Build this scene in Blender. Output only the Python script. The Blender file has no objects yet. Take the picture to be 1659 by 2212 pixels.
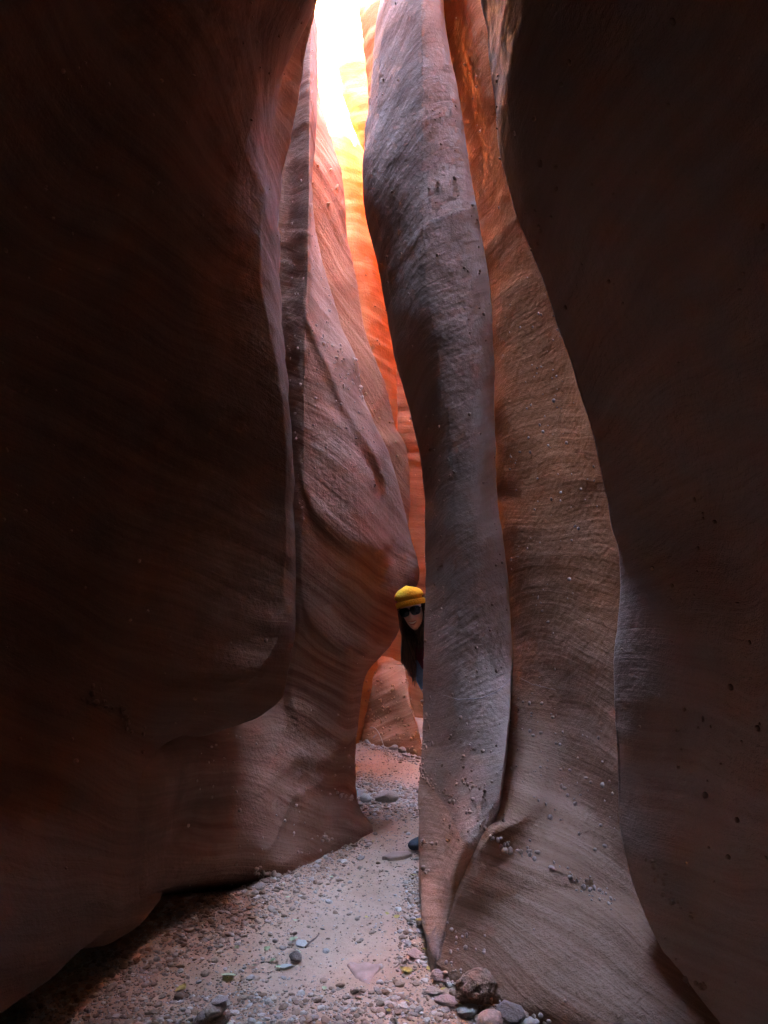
import bpy, bmesh, math, random
import numpy as np
from mathutils import Vector, Matrix, Euler, Quaternion

C = bpy.context.scene.collection
scene = bpy.context.scene
R = math.radians

# ------------------------------------------------------------------ camera
PITCH = math.atan((1250 - 1106) / 1661.0)
CAM = np.array([0.0, 0.0, 1.7])
cam_d = bpy.data.cameras.new("camera")
cam = bpy.data.objects.new("camera", cam_d)
C.objects.link(cam)
cam.location = CAM
cam.rotation_euler = (R(90) + PITCH, 0, 0)
cam_d.sensor_fit = 'VERTICAL'
cam_d.angle = 2 * math.atan(1106 / 1661.0)
cam_d.clip_start = 0.05
cam_d.clip_end = 3000
scene.camera = cam

# ------------------------------------------------------------------ sky, sun, exposure
TO_SUN = Vector((0.42, -0.12, 0.90)).normalized()
w = bpy.data.worlds.new("World")
scene.world = w
w.use_nodes = True
nt = w.node_tree
bg = nt.nodes["Background"]
sky = nt.nodes.new("ShaderNodeTexSky")
sky.sky_type = 'NISHITA'
sky.sun_disc = False
sky.ozone_density = 1.6
sky.dust_density = 0.3
sky.sun_elevation = math.asin(TO_SUN.z)
sky.sun_rotation = math.atan2(TO_SUN.x, TO_SUN.y)
nt.links.new(sky.outputs[0], bg.inputs[0])
bg.inputs[1].default_value = 0.09
sd = bpy.data.lights.new("sun", 'SUN')
sd.energy = 5.0
sd.angle = R(0.5)
sd.color = (1.0, 0.95, 0.88)
sun = bpy.data.objects.new("sun", sd)
C.objects.link(sun)
sun.location = (6, -5, 16)
sun.rotation_euler = (-TO_SUN).to_track_quat('-Z', 'Y').to_euler()
scene.view_settings.view_transform = 'Standard'
scene.view_settings.look = 'None'
scene.view_settings.gamma = 1.0
scene.view_settings.use_curve_mapping = False
scene.view_settings.exposure = 8.5
scene.cycles.max_bounces = 6
scene.cycles.diffuse_bounces = 4
scene.cycles.glossy_bounces = 2
scene.cycles.use_denoising = True
scene.cycles.sample_clamp_indirect = 20
scene.cycles.caustics_reflective = False
scene.cycles.caustics_refractive = False

# ------------------------------------------------------------------ helpers
def world_at(u, v, d):
    """a point of the place seen in direction (u, v) of a 1659x2212 frame, d metres ahead"""
    dx = (u - 829.5) / 1661.0
    dy = (1106 - v) / 1661.0
    fy = math.cos(PITCH) - math.sin(PITCH) * dy
    fz = math.sin(PITCH) + math.cos(PITCH) * dy
    return (dx * d / fy, d, CAM[2] + fz * d / fy)

def ground_at(u, v, z=0.0):
    dx = (u - 829.5) / 1661.0
    dy = (1106 - v) / 1661.0
    fy = math.cos(PITCH) - math.sin(PITCH) * dy
    fz = math.sin(PITCH) + math.cos(PITCH) * dy
    t = (z - CAM[2]) / fz
    return (dx * t, fy * t, z)

_rs = np.random.RandomState(7)
_perm = np.concatenate([_rs.permutation(256)] * 2)
_grad = _rs.normal(size=(256, 3))
_grad /= np.linalg.norm(_grad, axis=1)[:, None]

def perlin(p):
    p = np.asarray(p, float)
    i = np.floor(p).astype(int)
    f = p - i
    i &= 255
    s = f * f * f * (f * (f * 6 - 15) + 10)
    out = 0
    for a in (0, 1):
        for b in (0, 1):
            for c in (0, 1):
                h = _perm[(_perm[(_perm[(i[..., 0] + a) & 255] + i[..., 1] + b) & 255] + i[..., 2] + c) & 255]
                g = _grad[h]
                d = (g * (f - np.array([a, b, c]))).sum(-1)
                wt = (s[..., 0] if a else 1 - s[..., 0]) * (s[..., 1] if b else 1 - s[..., 1]) * (s[..., 2] if c else 1 - s[..., 2])
                out = out + d * wt
    return out

def fbm(p, octv=3):
    t, a, fq = 0, 1.0, 1.0
    for k in range(octv):
        t = t + a * perlin(p * fq + 17.3 * k)
        a *= .5
        fq *= 2.03
    return t

def pchip(x, y, xq):
    """monotone cubic through (x, y), flat outside"""
    x = np.asarray(x, float); y = np.asarray(y, float)
    o = np.argsort(x, kind='stable'); x = x[o]; y = y[o]
    keep = np.concatenate([[True], np.diff(x) > 1e-5]); x = x[keep]; y = y[keep]
    if len(x) == 1:
        return np.full_like(xq, y[0])
    h = np.diff(x); dl = np.diff(y) / h
    m = np.zeros_like(x)
    m[0], m[-1] = dl[0], dl[-1]
    for k in range(1, len(x) - 1):
        if dl[k - 1] * dl[k] > 0:
            w1 = 2 * h[k] + h[k - 1]; w2 = h[k] + 2 * h[k - 1]
            m[k] = (w1 + w2) / (w1 / dl[k - 1] + w2 / dl[k])
    q = np.clip(xq, x[0], x[-1])
    k = np.clip(np.searchsorted(x, q) - 1, 0, len(x) - 2)
    t = (q - x[k]) / h[k]
    return ((2 * t**3 - 3 * t**2 + 1) * y[k] + (t**3 - 2 * t**2 + t) * h[k] * m[k]
            + (-2 * t**3 + 3 * t**2) * y[k + 1] + (t**3 - t**2) * h[k] * m[k + 1])

def mesh_np(name, V, F, mat, parent=None, smooth=True, loc=(0, 0, 0)):
    """F: (n,4) or (n,3) int array"""
    me = bpy.data.meshes.new(name)
    V = np.asarray(V, np.float32) - np.asarray(loc, np.float32)
    F = np.asarray(F, np.int32)
    n, k = F.shape
    me.vertices.add(len(V)); me.vertices.foreach_set("co", V.ravel())
    me.loops.add(n * k); me.loops.foreach_set("vertex_index", F.ravel())
    me.polygons.add(n); me.polygons.foreach_set("loop_start", np.arange(0, n * k, k, dtype=np.int32))
    me.polygons.foreach_set("loop_total", np.full(n, k, dtype=np.int32))
    me.polygons.foreach_set("use_smooth", np.full(n, bool(smooth)))
    me.update(calc_edges=True); me.validate()
    if mat: me.materials.append(mat)
    o = bpy.data.objects.new(name, me)
    o.location = loc
    C.objects.link(o)
    if parent: o.parent = parent
    return o

def tag(o, label=None, cat=None, group=None, kind=None):
    if label: o["label"] = label
    if cat: o["category"] = cat
    if group: o["group"] = group
    if kind: o["kind"] = kind
    return o

# ------------------------------------------------------------------ materials
class NT:
    def __init__(s, name):
        s.m = bpy.data.materials.new(name); s.m.use_nodes = True
        s.t = s.m.node_tree; s.b = s.t.nodes["Principled BSDF"]
    def n(s, typ, **kw):
        nd = s.t.nodes.new(typ)
        for k, v in kw.items():
            if k.startswith("i_"):
                key = k[2:]
                nd.inputs[int(key) if key.isdigit() else key].default_value = v
            else: setattr(nd, k, v)
        return nd
    def l(s, a, b): s.t.links.new(a, b)
    def math(s, op, a, b=None, c=None):
        nd = s.n("ShaderNodeMath", operation=op)
        for i, x in enumerate((a, b, c)):
            if x is None: continue
            if isinstance(x, (int, float)): nd.inputs[i].default_value = x
            else: s.l(x, nd.inputs[i])
        return nd.outputs[0]
    def vmath(s, op, a, b=None, scale=None):
        nd = s.n("ShaderNodeVectorMath", operation=op)
        for i, x in enumerate((a, b)):
            if x is None: continue
            if isinstance(x, (tuple, list)): nd.inputs[i].default_value = x
            else: s.l(x, nd.inputs[i])
        if scale is not None:
            if isinstance(scale, (int, float)): nd.inputs["Scale"].default_value = scale
            else: s.l(scale, nd.inputs["Scale"])
        return nd.outputs["Value"] if op in ("DOT_PRODUCT", "LENGTH", "DISTANCE") else nd.outputs[0]
    def noise(s, vec, scale, detail=3, rough=.55, dist=0):
        nd = s.n("ShaderNodeTexNoise", i_Scale=scale, i_Detail=detail, i_Roughness=rough, i_Distortion=dist)
        if vec is not None: s.l(vec, nd.inputs["Vector"])
        return nd.outputs[0]
    def mix(s, f, a, b, blend='MIX'):
        nd = s.n("ShaderNodeMix", data_type='RGBA', blend_type=blend)
        for i, x in ((0, f), (6, a), (7, b)):
            if isinstance(x, (int, float)): nd.inputs[i].default_value = x
            elif isinstance(x, (tuple, list)): nd.inputs[i].default_value = (*x[:3], 1)
            else: s.l(x, nd.inputs[i])
        return nd.outputs[2]
    def rng(s, x, a, b, c=0., d=1.):
        nd = s.n("ShaderNodeMapRange", clamp=True)
        s.l(x, nd.inputs[0])
        for i, v in enumerate((a, b, c, d)): nd.inputs[i + 1].default_value = v
        return nd.outputs[0]

ROCK_D = (0.36, 0.165, 0.085)
ROCK_M = (0.46, 0.225, 0.12)
ROCK_L = (0.55, 0.31, 0.185)

def rock_mat(name, tilt=(0.3, 0.2, 1), band=1.0, bend=.25, dark=ROCK_D, mid=ROCK_M, light=ROCK_L, bump=1.0, extra=None, cliff=1.0):
    """cross-bedded sandstone: fine beds across the direction tilt, gently warped, with a grainy surface"""
    g = NT(name)
    P = g.n("ShaderNodeNewGeometry").outputs["Position"]
    n = Vector(tilt).normalized()
    wn = g.noise(P, .7, 2)
    s = g.math('MULTIPLY_ADD', g.math('SUBTRACT', wn, .5), bend * 2, g.vmath('DOT_PRODUCT', P, tuple(n)))
    along = g.vmath('SCALE', P, scale=3.2)
    fine = g.noise(g.vmath('ADD', along, g.vmath('SCALE', tuple(n), scale=g.math('MULTIPLY', s, 75.0))), 1.0, 3, .6)
    beds = g.noise(g.vmath('ADD', g.vmath('SCALE', P, scale=.5), g.vmath('SCALE', tuple(n), scale=g.math('MULTIPLY', s, 16.0))), 1.0, 3, .6)
    blot = g.noise(P, 2.1, 4, .6)
    grain = g.noise(P, 210, 2, .6)
    pit = g.noise(P, 38, 4, .6)
    a = g.rng(g.math('ADD', g.math('MULTIPLY', beds, .72), g.math('MULTIPLY', fine, .28)), .36, .64)
    a = g.math('ADD', g.math('MULTIPLY', g.math('SUBTRACT', a, .5), band), .5)
    a = g.math('ADD', a, g.math('MULTIPLY', g.math('SUBTRACT', blot, .5), .7))
    ramp = g.n("ShaderNodeValToRGB")
    e = ramp.color_ramp.elements
    e[0].position = .1; e[0].color = (*dark, 1)
    e[1].position = .95; e[1].color = (*light, 1)
    k = e.new(.5); k.color = (*mid, 1)
    g.l(a, ramp.inputs[0])
    col = ramp.outputs[0]
    col = g.mix(g.rng(grain, .35, .75, 0, .3), col, (.2, .1, .06))
    if extra: col = extra(g, P, col, s, fine)
    g.l(col, g.b.inputs["Base Color"])
    g.b.inputs["Roughness"].default_value = .92
    g.b.inputs["Specular IOR Level"].default_value = .15
    h = g.math('ADD', g.math('MULTIPLY', fine, .26), g.math('ADD', g.math('MULTIPLY', grain, .2), g.math('MULTIPLY', pit, .62)))
    h = g.math('ADD', h, g.math('MULTIPLY', beds, .5))
    bp = g.n("ShaderNodeBump", i_Strength=.75)
    bp.inputs["Distance"].default_value = .012 * bump
    g.l(h, bp.inputs["Height"])
    g.l(bp.outputs[0], g.b.inputs["Normal"])
    return g.m

# ------------------------------------------------------------------ rock masses
class Rail:
    """one vertical guide line of a rock mass: sight points (u, v, d), world points below/above them"""
    def __init__(s, pts=None, top=(), w=None, n=20, sharp=0.0):
        P = []
        if w: P = [tuple(p) for p in w]
        else:
            P = [world_at(*p) for p in pts] + [tuple(p) for p in top]
        s.P = np.array(P, float); s.n = n; s.sharp = sharp
    def at(s, z):
        return np.stack([pchip(s.P[:, 2], s.P[:, 0], z), pchip(s.P[:, 2], s.P[:, 1], z)], -1)

_ico_cache = {}
def ico(sub):
    if sub not in _ico_cache:
        bm = bmesh.new(); bmesh.ops.create_icosphere(bm, subdivisions=sub, radius=1)
        V = np.array([v.co[:] for v in bm.verts]); F = np.array([[v.index for v in f.verts] for f in bm.faces]); bm.free()
        _ico_cache[sub] = (V, F)
    return _ico_cache[sub]

def nodule_mat(name, col):
    g = NT(name)
    P = g.n("ShaderNodeNewGeometry").outputs["Position"]
    g.l(g.mix(g.rng(g.noise(P, 260, 3), .3, .7), tuple(x * .85 for x in col), tuple(x * 1.15 for x in col)), g.b.inputs["Base Color"])
    g.b.inputs["Roughness"].default_value = .85; g.b.inputs["Specular IOR Level"].default_value = .2
    return g.m
M_NOD = nodule_mat("nodule_grey", (.37, .225, .16))
M_NOD_PALE = nodule_mat("nodule_pale", (.52, .36, .28))
M_NOD_RED = nodule_mat("nodule_red", (.6, .3, .15))
M_NOD_DARK = nodule_mat("nodule_dark", (.2, .11, .07))
ROCKS = {}
def rock_mass(name, rails, zs, mat, tilt=(0, 0, 1), lump=.025, ripple=.003, rough=.006, nod=0, nod_r=(.003, .008), nod_win=None, seed=1, q=1.0, nod_mat=None, shape=None):
    """closed solid: at every height the guide lines are joined by a smooth closed outline"""
    rng = np.random.RandomState(seed)
    nz, K = len(zs), len(rails)
    Pk = np.stack([r.at(zs) for r in rails], 1)                 # nz,K,2
    nxt = np.roll(Pk, -1, 1); prv = np.roll(Pk, 1, 1)
    d1 = np.sqrt(np.linalg.norm(nxt - Pk, axis=2)) + 1e-4       # centripetal steps
    d0 = np.roll(d1, 1, 1)
    v1 = (nxt - Pk) / d1[..., None]; v0 = (Pk - prv) / d0[..., None]
    tan = (v0 * d1[..., None] + v1 * d0[..., None]) / (d0 + d1)[..., None]
    cols = []; seg_of = []
    for k in range(K):
        k2 = (k + 1) % K
        a, b = Pk[:, k], Pk[:, k2]
        h = d1[:, k][:, None]
        sa, sb = rails[k].sharp, rails[k2].sharp
        ma = (1 - sa) * tan[:, k] + sa * v1[:, k]
        mb = (1 - sb) * tan[:, k2] + sb * v1[:, k]
        nn = max(1, int(rails[k].n * q))
        for j in range(nn):
            t = j / nn
            cols.append((2*t**3-3*t**2+1)*a + (t**3-2*t**2+t)*h*ma + (-2*t**3+3*t**2)*b + (t**3-t**2)*h*mb)
            seg_of.append(k)
    X = np.stack(cols, 1)                                       # nz,M,2
    M = X.shape[1]
    P = np.concatenate([X, np.repeat(zs[:, None, None], M, 1)], 2)
    area = 0.5 * np.sum(X[nz//2, :, 0] * np.roll(X[nz//2, :, 1], -1) - np.roll(X[nz//2, :, 0], -1) * X[nz//2, :, 1])
    def normals(P):
        tj = np.roll(P, -1, 1) - np.roll(P, 1, 1)
        ti = np.gradient(P, axis=0)
        N = np.cross(tj, ti)
        N /= np.linalg.norm(N, axis=2)[..., None] + 1e-9
        return N if area > 0 else -N
    N = normals(P)
    tn = np.array(tilt, float); tn /= np.linalg.norm(tn)
    near = (np.abs(P[..., 0]) < 2.6).astype(float)
    D = lump * fbm(P * 1.3 + seed * 3.1, 3)
    D += rough * fbm(P * 7.0 + seed, 3)
    s = (P * tn).sum(-1) + .2 * perlin(P * .8)
    D += ripple * fbm(np.stack([s * 22, P[..., 0] * 1.2, P[..., 2] * 1.2], -1), 3)
    D += ripple * 1.2 * np.clip(perlin(np.stack([s * 9 + 5, P[..., 0] * .9, P[..., 2] * .9], -1)) * 3, -.6, .6)
    if shape is not None: D += shape(P, s)
    P = P + N * (D * near)[..., None]
    N = normals(P)
    V = P.reshape(-1, 3)
    i = np.arange(nz - 1)[:, None]; j = np.arange(M)[None, :]; j2 = (j + 1) % M
    F = np.stack([i * M + j, i * M + j2, (i + 1) * M + j2, (i + 1) * M + j], -1).reshape(-1, 4)
    if area < 0: F = F[:, ::-1]
    ctr = P[-1].mean(0)                                          # closed top
    V = np.vstack([V, ctr[None]])
    cap = np.stack([(nz - 1) * M + j[0], (nz - 1) * M + j2[0], np.full(M, len(V) - 1), np.full(M, len(V) - 1)], -1)
    cap[:, 3] = cap[:, 2]
    quads, tris = F, cap[:, :3] if area > 0 else cap[:, :3][:, ::-1]
    # little iron nodules standing out of the surface
    NV, NF = [], []
    base = len(V)
    if nod:
        sg = np.array(seg_of)
        jj = np.where(np.isin(sg, nod_win or range(K)))[0]
        ii = np.where((zs > .03) & (zs < 6.5))[0]
        Pa = P[np.ix_(ii, jj)]
        wgt = np.linalg.norm(np.cross(np.roll(P, -1, 1)[np.ix_(ii, jj)] - Pa, P[np.ix_(np.minimum(ii + 1, nz - 1), jj)] - Pa), axis=2)
        den = np.clip(.35 + 2.2 * perlin(Pa * 1.1 + 40) + 1.2 * perlin(Pa * 4 + 9), .03, 2) * near[np.ix_(ii, jj)]
        wgt = (wgt * den).ravel(); wgt /= wgt.sum()
        pick = rng.choice(len(wgt), nod, p=wgt)
        Pp = Pa.reshape(-1, 3)[pick] + rng.normal(0, .006, (nod, 3)) * 0
        Np = N[np.ix_(ii, jj)].reshape(-1, 3)[pick]
        v0_, f0_ = ico(2)
        for c, nn in zip(Pp, Np):
            r = nod_r[0] + (nod_r[1] - nod_r[0]) * rng.rand() ** 2.2
            vv = v0_ * (1 + .25 * rng.normal(size=(1, 3))) * r
            vv = vv * (1 + .22 * perlin(v0_ * 1.7 + rng.rand(3) * 50))[:, None]
            vv = vv @ np.array(Euler(rng.rand(3) * 6).to_matrix()).T
            NV.append(vv + c + nn * r * .35); NF.append(f0_ + base); base += len(v0_)
    Vall = np.vstack([V] + NV) if NV else V
    loc = (float(np.clip(P[0, :, 0].mean(), -2, 2)), float(P[0, :, 1].mean()), 0.0)
    me = bpy.data.meshes.new(name)
    T = np.vstack([tris] + NF) if NF else tris
    nq, ntr = len(quads), len(T)
    me.vertices.add(len(Vall)); me.vertices.foreach_set("co", (Vall - np.array(loc)).astype(np.float32).ravel())
    me.loops.add(nq * 4 + ntr * 3)
    me.loops.foreach_set("vertex_index", np.concatenate([quads.ravel(), T.ravel()]).astype(np.int32))
    me.polygons.add(nq + ntr)
    me.polygons.foreach_set("loop_start", np.concatenate([np.arange(nq) * 4, nq * 4 + np.arange(ntr) * 3]).astype(np.int32))
    me.polygons.foreach_set("loop_total", np.concatenate([np.full(nq, 4), np.full(ntr, 3)]).astype(np.int32))
    me.polygons.foreach_set("use_smooth", np.ones(nq + ntr, bool))
    me.update(calc_edges=True)
    me.materials.append(mat)
    if NF:
        me.materials.append(nod_mat or M_NOD)
        mi = np.zeros(nq + ntr, np.int32); mi[nq + len(tris):] = 1
        me.polygons.foreach_set("material_index", mi)
    o = bpy.data.objects.new(name, me); o.location = loc
    C.objects.link(o)
    ROCKS[name] = o
    return o

def zgrid(fine_top, top, fine=.014, coarse=.12, lo=-.15):
    return np.concatenate([np.arange(lo, fine_top, fine), np.arange(fine_top, top + coarse, coarse)])
# ------------------------------------------------------------------ the canyon
# left side, near: big overhanging wall that ends in a sharp fin
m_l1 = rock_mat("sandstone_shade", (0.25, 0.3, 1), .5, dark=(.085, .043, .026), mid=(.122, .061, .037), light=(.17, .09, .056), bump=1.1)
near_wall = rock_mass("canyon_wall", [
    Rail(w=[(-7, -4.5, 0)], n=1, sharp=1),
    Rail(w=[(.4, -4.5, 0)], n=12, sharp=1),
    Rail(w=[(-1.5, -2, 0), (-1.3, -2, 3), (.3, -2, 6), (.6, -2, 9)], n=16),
    Rail(w=[(-2.0, 1.0, 0), (-2.0, 1.0, 2.5), (-1.3, .8, 4), (.2, .4, 5.2), (.5, .4, 7.4), (.5, .4, 8.8)], n=26),  # unseen upper part, shaped as a roof to keep wall and floor dark
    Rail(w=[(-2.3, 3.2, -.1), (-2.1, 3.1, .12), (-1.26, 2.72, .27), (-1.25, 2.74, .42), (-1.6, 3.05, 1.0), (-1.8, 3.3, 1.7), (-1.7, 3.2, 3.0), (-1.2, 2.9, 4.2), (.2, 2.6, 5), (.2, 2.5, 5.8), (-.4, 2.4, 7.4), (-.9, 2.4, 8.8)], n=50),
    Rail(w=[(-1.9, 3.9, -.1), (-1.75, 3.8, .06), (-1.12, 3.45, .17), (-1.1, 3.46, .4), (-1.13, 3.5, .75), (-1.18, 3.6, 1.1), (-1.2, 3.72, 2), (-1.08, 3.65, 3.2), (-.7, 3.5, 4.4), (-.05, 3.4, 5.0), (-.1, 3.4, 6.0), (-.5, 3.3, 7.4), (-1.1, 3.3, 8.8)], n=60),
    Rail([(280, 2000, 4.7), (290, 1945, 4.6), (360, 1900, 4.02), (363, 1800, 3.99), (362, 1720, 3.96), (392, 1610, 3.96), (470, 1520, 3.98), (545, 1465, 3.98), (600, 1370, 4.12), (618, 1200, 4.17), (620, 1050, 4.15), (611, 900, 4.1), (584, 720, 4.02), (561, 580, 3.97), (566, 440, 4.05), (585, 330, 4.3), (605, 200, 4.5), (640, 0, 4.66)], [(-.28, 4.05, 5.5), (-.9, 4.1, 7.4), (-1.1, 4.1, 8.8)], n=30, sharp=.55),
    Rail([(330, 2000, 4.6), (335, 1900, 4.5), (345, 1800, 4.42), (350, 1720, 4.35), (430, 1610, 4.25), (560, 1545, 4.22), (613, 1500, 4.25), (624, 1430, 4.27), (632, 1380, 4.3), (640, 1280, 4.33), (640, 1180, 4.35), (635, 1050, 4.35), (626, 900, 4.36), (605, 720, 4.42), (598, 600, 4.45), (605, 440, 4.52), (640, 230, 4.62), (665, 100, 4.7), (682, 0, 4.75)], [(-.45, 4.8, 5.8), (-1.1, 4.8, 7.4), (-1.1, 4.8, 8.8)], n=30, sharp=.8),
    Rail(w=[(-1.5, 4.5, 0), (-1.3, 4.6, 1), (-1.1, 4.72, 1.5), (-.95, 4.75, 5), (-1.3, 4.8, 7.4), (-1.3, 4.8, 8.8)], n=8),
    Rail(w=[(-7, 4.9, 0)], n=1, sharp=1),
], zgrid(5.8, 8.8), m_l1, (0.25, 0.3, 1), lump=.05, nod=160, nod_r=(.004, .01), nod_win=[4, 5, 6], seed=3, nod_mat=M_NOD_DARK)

# left side, middle: the grey pillar with the overhanging foot
def shade_blend(g, P, col, s, fine):
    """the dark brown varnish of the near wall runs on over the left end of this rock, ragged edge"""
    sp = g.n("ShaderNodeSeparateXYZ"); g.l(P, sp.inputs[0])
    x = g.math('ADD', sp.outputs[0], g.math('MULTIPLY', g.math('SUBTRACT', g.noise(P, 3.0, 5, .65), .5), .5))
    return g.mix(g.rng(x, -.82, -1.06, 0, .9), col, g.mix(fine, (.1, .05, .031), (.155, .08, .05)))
m_l2 = rock_mat("sandstone_middle", (.5, .1, .87), .9, dark=(.2, .1, .066), mid=(.285, .152, .102), light=(.37, .225, .165), bump=1.7, extra=shade_blend)
def fold(P, arcs):
    """scoured ledges: swell above each arc, sharp drop below it"""
    D = 0
    for pts, d, amp, up, end in arcs:
        W = np.array([world_at(u, v, d) for u, v in pts]); o = np.argsort(W[:, 0]); W = W[o]
        za = pchip(W[:, 0], W[:, 2], P[..., 0]); dz = P[..., 2] - za
        inside = np.clip((P[..., 0] - W[0, 0]) / end, 0, 1) * np.clip((W[-1, 0] - P[..., 0]) / end, 0, 1)
        inside = inside * inside * (3 - 2 * inside)
        D = D + amp * inside * (np.where(dz > 0, np.exp(-(dz / up) ** 2), 0) * np.tanh(np.abs(dz) / .05) - np.where(dz <= 0, np.exp(-(dz / .12) ** 2), 0) * .5 * np.tanh(np.abs(dz) / .05))
    return D
def mid_folds(P, s):
    fr = np.clip((5.46 - P[..., 1]) / .1, 0, 1)
    return fr * fold(P, [
        ([(645, 1010), (675, 1110), (720, 1165), (790, 1200), (850, 1215)], 5.0, .030, .16, .10),
        ([(648, 1290), (668, 1345), (705, 1388), (760, 1425), (815, 1430)], 4.95, .034, .14, .08),
        ([(655, 690), (680, 760), (712, 830), (745, 905), (800, 990), (840, 1060)], 5.1, .022, .12, .06),
        ([(600, 1660), (650, 1640), (700, 1650), (745, 1625), (768, 1600)], 5.0, .030, .10, .06),
        ([(590, 1790), (620, 1760), (650, 1700), (690, 1690), (740, 1660), (765, 1655)], 5.0, .018, .06, .05),
        ([(700, 1690), (735, 1718), (770, 1738), (800, 1765)], 5.15, .014, .03, .03)])
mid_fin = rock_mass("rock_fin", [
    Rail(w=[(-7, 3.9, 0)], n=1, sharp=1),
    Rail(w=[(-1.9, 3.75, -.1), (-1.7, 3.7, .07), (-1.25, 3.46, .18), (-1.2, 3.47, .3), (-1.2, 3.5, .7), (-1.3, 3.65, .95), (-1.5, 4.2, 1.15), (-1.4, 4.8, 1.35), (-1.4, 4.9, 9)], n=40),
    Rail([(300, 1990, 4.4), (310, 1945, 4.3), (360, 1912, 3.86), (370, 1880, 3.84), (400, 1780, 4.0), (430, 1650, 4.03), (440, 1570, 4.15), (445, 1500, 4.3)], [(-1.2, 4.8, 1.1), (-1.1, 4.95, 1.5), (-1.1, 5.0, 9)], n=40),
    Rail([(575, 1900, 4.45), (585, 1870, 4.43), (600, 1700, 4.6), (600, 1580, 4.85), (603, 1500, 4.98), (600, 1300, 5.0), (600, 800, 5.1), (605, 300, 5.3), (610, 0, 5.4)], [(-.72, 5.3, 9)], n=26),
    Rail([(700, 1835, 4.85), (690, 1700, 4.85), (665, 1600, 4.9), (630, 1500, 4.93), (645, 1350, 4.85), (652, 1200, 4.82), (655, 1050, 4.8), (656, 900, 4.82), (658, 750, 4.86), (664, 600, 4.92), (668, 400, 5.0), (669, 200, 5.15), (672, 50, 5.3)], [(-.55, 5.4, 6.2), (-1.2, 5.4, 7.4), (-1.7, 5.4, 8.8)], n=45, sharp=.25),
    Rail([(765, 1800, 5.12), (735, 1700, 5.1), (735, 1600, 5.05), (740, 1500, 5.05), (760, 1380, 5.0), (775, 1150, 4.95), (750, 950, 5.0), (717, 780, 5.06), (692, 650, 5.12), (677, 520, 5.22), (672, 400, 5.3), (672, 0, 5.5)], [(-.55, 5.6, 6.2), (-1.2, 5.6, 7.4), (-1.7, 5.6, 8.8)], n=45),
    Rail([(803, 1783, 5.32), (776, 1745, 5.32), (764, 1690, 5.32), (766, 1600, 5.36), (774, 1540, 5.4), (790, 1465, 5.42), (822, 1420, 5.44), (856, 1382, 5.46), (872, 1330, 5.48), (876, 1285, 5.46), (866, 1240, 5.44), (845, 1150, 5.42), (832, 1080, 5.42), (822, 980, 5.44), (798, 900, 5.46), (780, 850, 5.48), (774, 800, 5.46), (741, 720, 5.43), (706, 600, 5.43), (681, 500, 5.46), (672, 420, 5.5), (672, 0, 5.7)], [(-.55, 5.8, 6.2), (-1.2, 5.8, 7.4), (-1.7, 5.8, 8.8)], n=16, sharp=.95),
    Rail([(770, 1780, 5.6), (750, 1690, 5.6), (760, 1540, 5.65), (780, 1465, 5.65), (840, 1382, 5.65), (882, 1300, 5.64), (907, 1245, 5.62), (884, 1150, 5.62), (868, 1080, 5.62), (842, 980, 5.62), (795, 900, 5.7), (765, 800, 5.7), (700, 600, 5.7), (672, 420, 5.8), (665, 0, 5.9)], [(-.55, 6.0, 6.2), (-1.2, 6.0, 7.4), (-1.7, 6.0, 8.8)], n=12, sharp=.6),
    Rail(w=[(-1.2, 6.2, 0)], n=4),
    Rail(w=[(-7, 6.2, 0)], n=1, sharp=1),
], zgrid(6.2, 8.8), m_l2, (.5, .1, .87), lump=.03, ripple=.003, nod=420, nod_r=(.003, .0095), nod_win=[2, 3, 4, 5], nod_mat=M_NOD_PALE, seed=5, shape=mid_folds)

# behind it: the red-orange fin
m_l2b = rock_mat("sandstone_red", (.75, .1, .65), .9, dark=(.26, .088, .04), mid=(.36, .13, .06), light=(.46, .2, .105), bump=1.8)
red_fin = rock_mass("rock_fin", [
    Rail(w=[(-7, 6.1, 0)], n=1, sharp=1),
    Rail(w=[(-1.2, 6.1, 0)], n=8),
    Rail([(600, 1750, 6.35), (600, 0, 6.4)], [(-.9, 6.4, 7.0), (-1.3, 6.4, 9)], n=20),
    Rail([(680, 1750, 6.35), (740, 1300, 6.35), (740, 1000, 6.3), (690, 600, 6.35), (672, 300, 6.4), (655, 100, 6.5), (630, -100, 6.5)], [(-.8, 6.5, 7.0), (-1.25, 6.5, 9)], n=50),
    Rail([(730, 1750, 6.6), (740, 1500, 6.6), (800, 1400, 6.6), (862, 1300, 6.6), (876, 1180, 6.6), (885, 1100, 6.6), (888, 1040, 6.6), (880, 968, 6.6), (857, 920, 6.62), (832, 830, 6.62), (791, 720, 6.65), (767, 600, 6.65), (746, 470, 6.65), (738, 390, 6.65), (722, 330, 6.68), (692, 210, 6.7), (668, 110, 6.75), (640, 0, 6.8), (610, -120, 6.8)], [(-.95, 6.8, 7.2), (-1.3, 6.8, 9)], n=20, sharp=.6),
    Rail([(700, 1750, 6.9), (720, 1500, 6.9), (850, 1200, 6.9), (850, 1000, 6.95), (800, 830, 7.0), (740, 600, 7.0), (700, 390, 7.0), (640, 100, 7.1)], [(-1.05, 7.1, 7.2), (-1.4, 7.1, 9)], n=10),
    Rail(w=[(-1.4, 7.3, 0)], n=4),
    Rail(w=[(-7, 7.3, 0)], n=1, sharp=1),
], zgrid(7.6, 9.0, .02), m_l2b, (.75, .1, .65), lump=.03, ripple=.005, nod=200, nod_r=(.006, .014), nod_win=[2, 3], seed=7, nod_mat=M_NOD_RED)

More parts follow.
